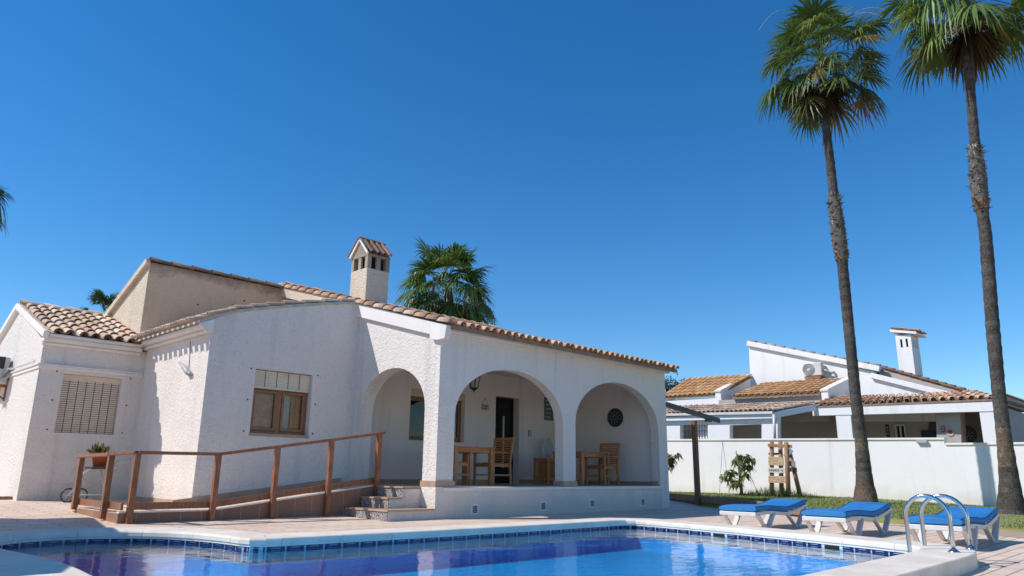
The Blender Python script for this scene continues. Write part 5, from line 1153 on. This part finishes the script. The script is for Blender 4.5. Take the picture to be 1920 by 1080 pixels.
# lower gable in front
XG = 29.6
mb = MB(); mb.plate(polyX([(1600, 700), (1632, 706), (1795, 744), (1795, 790), (1600, 790)], XG), [], fYZ(XG), 0, 0.3); npart(mb, 'gable_wall', M['nb_white'])
mb = MB(); a = onX(1634, 704, XG - 0.06); b = onX(1788, 742, XG - 0.06); mb.bar(a, b, 0.2, 0.20); npart(mb, 'gable_cornice', M['nb_white'], bevel=0.02)
mb = MB(); a = onX(1648, 690, XN + 0.3); b = onX(1809, 735, XN + 0.3); mb.plate([(a.y, a.z), (b.y, b.z), (b.y, b.z - 0.18), (a.y, a.z - 0.35)], [], fYZ(XN + 0.3), 0, 5); rf = npart(mb, 'rear_roof', M['nb_shade'])
mb = MB(); tiles(mb, b + Vector((-0.02, 0, 0.0)), (1, 0, 0), a - b, 20, 8, sp=0.25, row=(a - b).length / 8, r=0.09, cols=TILECOL); ridge_tiles(mb, b + Vector((0.02, 0, 0.06)), a + Vector((0.02, 0, 0.06)), r=0.09, row=0.3, cols=[(0.36, 0.2, 0.13), (0.46, 0.28, 0.18)]); mb.build('roof_tiles', M['tile'], rf, recalc=False)
# chimney
mb = MB(); XCh = 31.6; P0 = onX(1682, 660, XCh); P1 = onX(1711, 660, XCh); zt4 = onX(1694, 628, XCh).z; x1 = onY(1725, 660, P1.y).x
zb4 = onX(1694, 715, XCh).z - 0.6
mb.box(XCh, x1, P1.y, P0.y, zb4, zt4 - 0.62); chn = npart(mb, 'chimney', M['nb_white'])
mb = MB()
yw = P0.y - P1.y; xw = x1 - XCh
hy = [(0.22, 0.36), (0.58, 0.72)]; hx = [(0.15, 0.28), (0.40, 0.53), (0.65, 0.78)]
mb.plate(rect(P1.y, P0.y, zt4 - 0.619, zt4), [rect(P1.y + yw * a, P1.y + yw * b, zt4 - 0.50, zt4 - 0.16) for a, b in hy], fYZ(XCh), 0, 0.06)
mb.plate(rect(XCh + 0.0605, x1, zt4 - 0.619, zt4), [rect(XCh + 0.06 + (xw - .06) * a, XCh + 0.06 + (xw - .06) * b, zt4 - 0.50, zt4 - 0.16) for a, b in hx], fXZ(P1.y), 0, 0.06)
mb.box(XCh + 0.061, x1, P0.y - 0.06, P0.y, zt4 - 0.619, zt4); mb.box(x1 - 0.06, x1 - 0.001, P1.y + 0.061, P0.y - 0.061, zt4 - 0.619, zt4); mb.build('smoke_vent', M['nb_white'], chn)
mb = MB(); mb.box(XCh + 0.09, x1 - 0.09, P1.y + 0.09, P0.y - 0.09, zt4 - 0.618, zt4 - 0.01); mb.build('flue', M['dark_hole'], chn)
mb = MB(); a = onX(1676, 623, XCh - 0.1); b = onX(1712, 628, XCh - 0.1); mb.plate([(P0.y + 0.14, zt4 + 0.16), (P1.y - 0.25, zt4 - 0.03), (P1.y - 0.25, zt4 + 0.06), (P0.y + 0.14, zt4 + 0.27)], [], fYZ(XCh - 0.12), 0, xw + 0.24); mb.build('chimney_cap', M['nb_white'], chn)
mb = MB(); v_ = Vector((0, P0.y - P1.y + 0.4, 0.22)); tiles(mb, Vector((XCh - 0.05, P1.y - 0.3, zt4 + 0.06)), (1, 0, 0), v_, 6, 2, sp=(xw + 0.15) / 6, row=v_.length / 2, r=0.075); mb.build('chimney_tiles', M['tile'], chn, recalc=False)
# tile roofs sloping towards the garden
def sloped(name, e0, e1, t1, t0, Xe_, Xt_, cols, nrow, bed=M['tile_bed'], sp_=0.26, parent=nb, th=0.05):
    a, b = onX(*e0, Xe_), onX(*e1, Xe_); c, d = onX(*t1, Xt_), onX(*t0, Xt_)
    mb = MB(); dn = Vector((0, 0, -th)); vs = [a, b, c, d] + [q + dn for q in (a, b, c, d)]
    mb.add(vs, [(0, 1, 2, 3), (7, 6, 5, 4), (0, 4, 5, 1), (1, 5, 6, 2), (2, 6, 7, 3), (3, 7, 4, 0)]); rf = mb.build(name, bed, parent)
    mb = MB(); n = max(2, int((b - a).length / sp_)); n = max(n, int((c - d).length / sp_))
    for i in range(n):
        f = (i + 0.5) / n; p = a.lerp(b, f); q = d.lerp(c, f); v_ = q - p; u_ = (b - a).normalized(); L = v_.length
        if L < 0.15: continue
        s0 = u_.cross(v_).normalized(); k = max(1, round(L / (L / nrow if nrow else 0.4)))
        tiles(mb, p - u_ * (sp_ / 2), u_, v_, 1, k, sp=sp_, row=L / k, r=0.098, cols=cols, seg=5, channel=False, jit=0.004)
    mb.build('roof_tiles', M['tile'], rf, recalc=False)
    return a, b, c, d
sloped('left_roof', (1238, 748), (1346, 741), (1412, 705), (1290, 712), 28.2, 30.2, TILEORANGE, 6)
sloped('middle_roof', (1372, 746), (1543, 738), (1588, 712), (1432, 721), 27.9, 30.5, TILEORANGE, 6)
mb = MB(); P = [onX(x, y, 28.15) for x, y in ((1238, 750), (1348, 744), (1348, 775), (1238, 775))]; mb.plate([(p.y, p.z) for p in P], [], fYZ(28.25), 0, 0.3); npart(mb, 'wall', M['nb_white'])
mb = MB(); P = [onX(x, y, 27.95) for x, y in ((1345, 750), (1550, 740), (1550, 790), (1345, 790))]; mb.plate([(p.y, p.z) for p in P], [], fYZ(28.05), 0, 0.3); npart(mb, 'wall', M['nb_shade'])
def parapet(front, top, bot, Xf, Xb):
    """white gable parapet running away from the garden between two roofs"""
    A = onX(*front[0], Xf); A2 = onX(*front[1], Xf); B = onX(*top, Xb); y = A.y
    z1 = C0.z + (B.z - C0.z); mb = MB(); y0, y1 = y - 0.13, y + 0.13
    pts = [(Xf, A2.z), (Xb, A2.z), (Xb, B.z), (Xf, A.z)]
    mb.plate(pts, [], lambda u, v, w: Vector((u, y0 + w, v)), 0, 0.26); mb.bar((Xf - 0.05, y, A.z + 0.02), (Xb, y, B.z + 0.02), 0.32, 0.08); npart(mb, 'parapet', M['nb_white'], bevel=0.01)
parapet(((1346, 735), (1350, 775)), (1413, 703), None, 28.1, 30.9)
parapet(((1546, 733), (1550, 775)), (1592, 710), None, 27.8, 30.4)
# terrace roofs
a, b, c, d = sloped('terrace_roof', (1230, 780), (1449, 772), (1530, 757), (1230, 765), XA_, XB_ + 0.6, TILEPALE, 4)
sloped('terrace_roof', (1526, 762), (1870, 748), (1830, 737), (1560, 748), XB_, XB_ + 1.9, TILECOL, 4)
def wallX(px, X, mat, name, w=0.25, holes=()):
    P = polyX(px, X); mb = MB(); mb.plate(P, [polyX(h_, X) for h_ in holes], fYZ(X), 0, w); return npart(mb, name, mat)
wallX([(1230, 786), (1458, 778), (1458, 830), (1230, 830)], XA_ + 0.18, M['nb_white'], 'terrace_wall', holes=[[(1275, 797), (1327, 795), (1327, 826), (1275, 826)], [(1368, 797), (1428, 795), (1428, 826), (1368, 826)]])
mb = MB(); a = onX(1230, 785, XA_ + 0.10); b = onX(1449, 779, XA_ + 0.10); mb.bar(a, b, 0.16, 0.20); mb.bar(b, onX(1528, 764, XB_ + 0.0), 0.14, 0.2); npart(mb, 'beam', M['nb_white'])
mb = MB(); mb.bar(onX(1230, 778, XA_ - 0.03), onX(1449, 773.5, XA_ - 0.03), 0.09, 0.09); mb.tube([onX(1451, 777, XA_ - 0.03), onX(1453, 825, XA_ - 0.03)], 0.05, 8); npart(mb, 'gutter', M['white_plastic'])
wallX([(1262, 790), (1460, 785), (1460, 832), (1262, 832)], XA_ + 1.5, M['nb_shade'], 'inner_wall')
mb = MB()
for k in range(9): x = 1285 + k * 5.2; mb.tube([onX(x, 797, XA_ + 0.22), onX(x, 826, XA_ + 0.22)], 0.014, 5)
for y in (808, 818): mb.tube([onX(1280, y, XA_ + 0.22), onX(1326, y, XA_ + 0.22)], 0.012, 5)
npart(mb, 'window_bars', M['iron'])
wallX([(1300, 796), (1326, 795), (1326, 828), (1300, 828)], XA_ + 0.5, M['nb_white'], 'window_reveal')
# recessed terrace, columns and beam
mb = MB(); mb.bar(onX(1526, 772, XB_ + 0.15), onX(1872, 762, XB_ + 0.15), 0.25, 0.30); npart(mb, 'beam', M['nb_white'])
for x0, x1 in ((1568, 1596), (1838, 1874)):
    a = onX(x0, 780, XB_ + 0.1); b = onX(x1, 780, XB_ + 0.1); mb = MB(); mb.box(XB_ + 0.05, XB_ + 0.45, b.y, a.y, 0, onX(x0, 771, XB_ + 0.1).z); npart(mb, 'column', M['nb_white'])
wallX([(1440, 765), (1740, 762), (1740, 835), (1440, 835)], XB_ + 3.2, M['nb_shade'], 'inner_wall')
wallX([(1640, 762), (1900, 757), (1900, 840), (1640, 840)], XB_ + 4.0, simple('terrace_inner_shade', (0.30, 0.25, 0.22), (0.25, 0.21, 0.18), 2, 0.9), 'inner_wall')  # deeper inner wall, terrace shade put into its darker colour
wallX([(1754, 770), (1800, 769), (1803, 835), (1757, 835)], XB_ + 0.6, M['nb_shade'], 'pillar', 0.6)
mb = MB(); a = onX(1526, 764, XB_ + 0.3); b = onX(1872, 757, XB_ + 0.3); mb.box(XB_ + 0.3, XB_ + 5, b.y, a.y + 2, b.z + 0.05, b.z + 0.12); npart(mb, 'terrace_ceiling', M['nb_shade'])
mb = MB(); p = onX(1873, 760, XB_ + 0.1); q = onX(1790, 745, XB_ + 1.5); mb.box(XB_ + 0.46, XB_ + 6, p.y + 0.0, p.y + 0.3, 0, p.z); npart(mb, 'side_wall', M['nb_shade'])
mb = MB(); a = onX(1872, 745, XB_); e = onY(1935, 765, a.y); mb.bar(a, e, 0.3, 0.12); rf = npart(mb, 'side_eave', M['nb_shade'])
mb = MB(); ridge_tiles(mb, a + Vector((0, -0.1, 0.05)), e + Vector((0, -0.1, 0.05)), r=0.09, row=0.28, cols=[(0.36, 0.2, 0.13), (0.46, 0.28, 0.18)]); mb.build('roof_tiles', M['tile'], rf, recalc=False)
# wall things on the neighbour's terrace
def signX(name, label, px, X, mat):
    A = onX(px[0], px[1], X); B = onX(px[2], px[3], X); t = thing(name, label, 'sign', (X, B.y, B.z)); mb = MB(); mb.box(X - 0.03, X - 0.002, B.y, A.y, B.z, A.z); mb.build('board', mat, t, bevel=0.005)
    mb = MB(); w_ = A.y - B.y; h_ = A.z - B.z
    for k in range(3): mb.box(X - 0.033, X - 0.0301, B.y + w_ * 0.2, A.y - w_ * (0.2 + 0.15 * (k % 2)), A.z - h_ * (0.28 + 0.24 * k), A.z - h_ * (0.18 + 0.24 * k))
    mb.build('lettering', M['cream'], t)
signX('wall_plaque', 'small red square plaque on the neighbouring terrace pillar', (1764, 798.5, 1773, 810.5), XB_ + 0.6, M['red'])
c = onX(1782, 811, XB_ + 0.6); mb = MB(); mb.lathe(c + Vector((-0.002, 0, 0)), [(0.12, 0), (0.12, 0.02), (0.11, 0.025)], 20, axis=(-1, 0, 0)); t = thing('wall_plaque', 'round cream and red plaque on the neighbouring terrace pillar', 'sign', c); mb.build('board', M['cream'], t)
mb = MB(); mb.lathe(c + Vector((-0.028, 0, 0.02)), [(0.075, 0), (0.07, 0.004)], 16, axis=(-1, 0, 0)); mb.build('motif', M['red'], t)
dartboard(onX(1813, 815, XB_ + 3.98), (-1, 0, 0), 0.30, 'dartboard in the dark corner of the neighbouring terrace')
signX('wall_picture', 'narrow dark picture on the neighbouring terrace wall beside the palm trunk', (1660, 796, 1669, 820), XB_ + 3.19, M['black'])
t = thing('terrace_window', 'pale framed window on the neighbouring terrace wall', 'window', onX(1690, 830, XB_ + 3.19)); X_ = XB_ + 3.19
A = onX(1678, 796, X_); B = onX(1702, 828, X_); mb = MB(); m_ = (A.y + B.y) / 2; mb.plate(rect(B.y, A.y, B.z, A.z), [rect(B.y + .06, m_ - .03, B.z + .06, A.z - .06), rect(m_ + .03, A.y - .06, B.z + .06, A.z - .06)], fYZ(X_ - 0.06), 0, 0.055); mb.build('frame', M['white_plastic'], t)
mb = MB(); mb.box(X_ - 0.03, X_ - 0.02, B.y + .05, A.y - .05, B.z + .05, A.z - .05); mb.build('pane', M['dark_hole'], t)
A = onX(1726, 807, X_ - 0.1); B = onX(1757, 830, X_ - 0.1); mb = MB(); mb.box(X_ - 0.1, X_ - 0.03, B.y, A.y, B.z, A.z); tag(mb.build('television', M['black'], bevel=0.01), 'flat black screen in the shade of the neighbouring terrace', 'television')
# neighbour's air conditioner
c = onX(1525, 693, XN); A = onX(1506, 682, XN - 0.38); B = onX(1541, 703, XN - 0.38)
acn = thing('air_conditioner', 'white fan unit on a rusty bracket on the neighbouring gable wall', 'air conditioner', (XN - 0.2, c.y, B.z))
mb = MB(); mb.box(XN - 0.38, XN - 0.08, B.y, A.y, B.z, A.z); mb.build('casing', M['ac_white'], acn, bevel=0.02)
cf = onX(1516, 693, XN - 0.382); mb = MB(); mb.lathe(cf, [(0.25, 0), (0.24, 0.006)], 28, axis=(-1, 0, 0)); fg = mb.build('fan_grille', M['grey_plastic'], acn)
mb = MB(); mb.lathe(cf + Vector((-0.007, 0, 0)), [(0.06, 0), (0.055, 0.01)], 16, axis=(-1, 0, 0)); mb.build('fan_hub', M['white_plastic'], fg)
mb = MB()
for rr in (0.10, 0.15, 0.20, 0.245): mb.tube([cf + Vector((-0.012, rr * math.cos(a), rr * math.sin(a))) for a in [2 * math.pi * k / 24 for k in range(25)]], 0.006, 4, caps=False)
mb.build('grille_ring', M['iron'], fg)
mb = MB(); mb.bar((XN - 0.40, A.y - 0.05, B.z - 0.05), (XN, A.y - 0.05, B.z - 0.05), 0.05, 0.06); mb.bar((XN - 0.40, B.y + 0.05, B.z - 0.05), (XN, B.y + 0.05, B.z - 0.05), 0.05, 0.06); mb.bar((XN - 0.35, A.y - 0.05, B.z - 0.09), (XN - 0.35, B.y + 0.05, B.z - 0.09), 0.2, 0.10); mb.build('bracket', M['rust'], acn)
p = onX(1543, 694, XN - 0.25); q = onX(1562, 697, XN - 0.25); mb = MB(); mb.tube([(XN - 0.22, p.y + .05, p.z), (XN - 0.25, p.y - 0.15, p.z - 0.02), (XN - 0.2, p.y - 0.3, p.z - 0.15), (XN - 0.05, p.y - 0.38, p.z - 0.1)], 0.05, 8); mb.build('pipe', M['grey_plastic'], acn)
# ------------------------------------------------------------------ unseen added pavilion out of frame on the left, whose roof shades the near deck
gp = thing('shade_canopy', 'added flat pavilion beside the pool, out of the picture on the left', 'canopy', (-1.5, 10, 0))
mb = MB(); mb.plate([(1.45, 13.4), (0.75, 10.1), (-0.62, 6.9), (-5.0, 6.9), (-5.0, 13.4)], [], fXY(2.55), 0, 0.14); mb.build('roof', M['plaster'], gp)
for (x, y) in ((-0.9, 7.2), (1.0, 13.1), (-4.8, 7.2), (-4.8, 13.1)): mb = MB(); mb.box(x - 0.12, x + 0.12, y - 0.12, y + 0.12, 0, 2.549); mb.build('column', M['stucco'], gp)
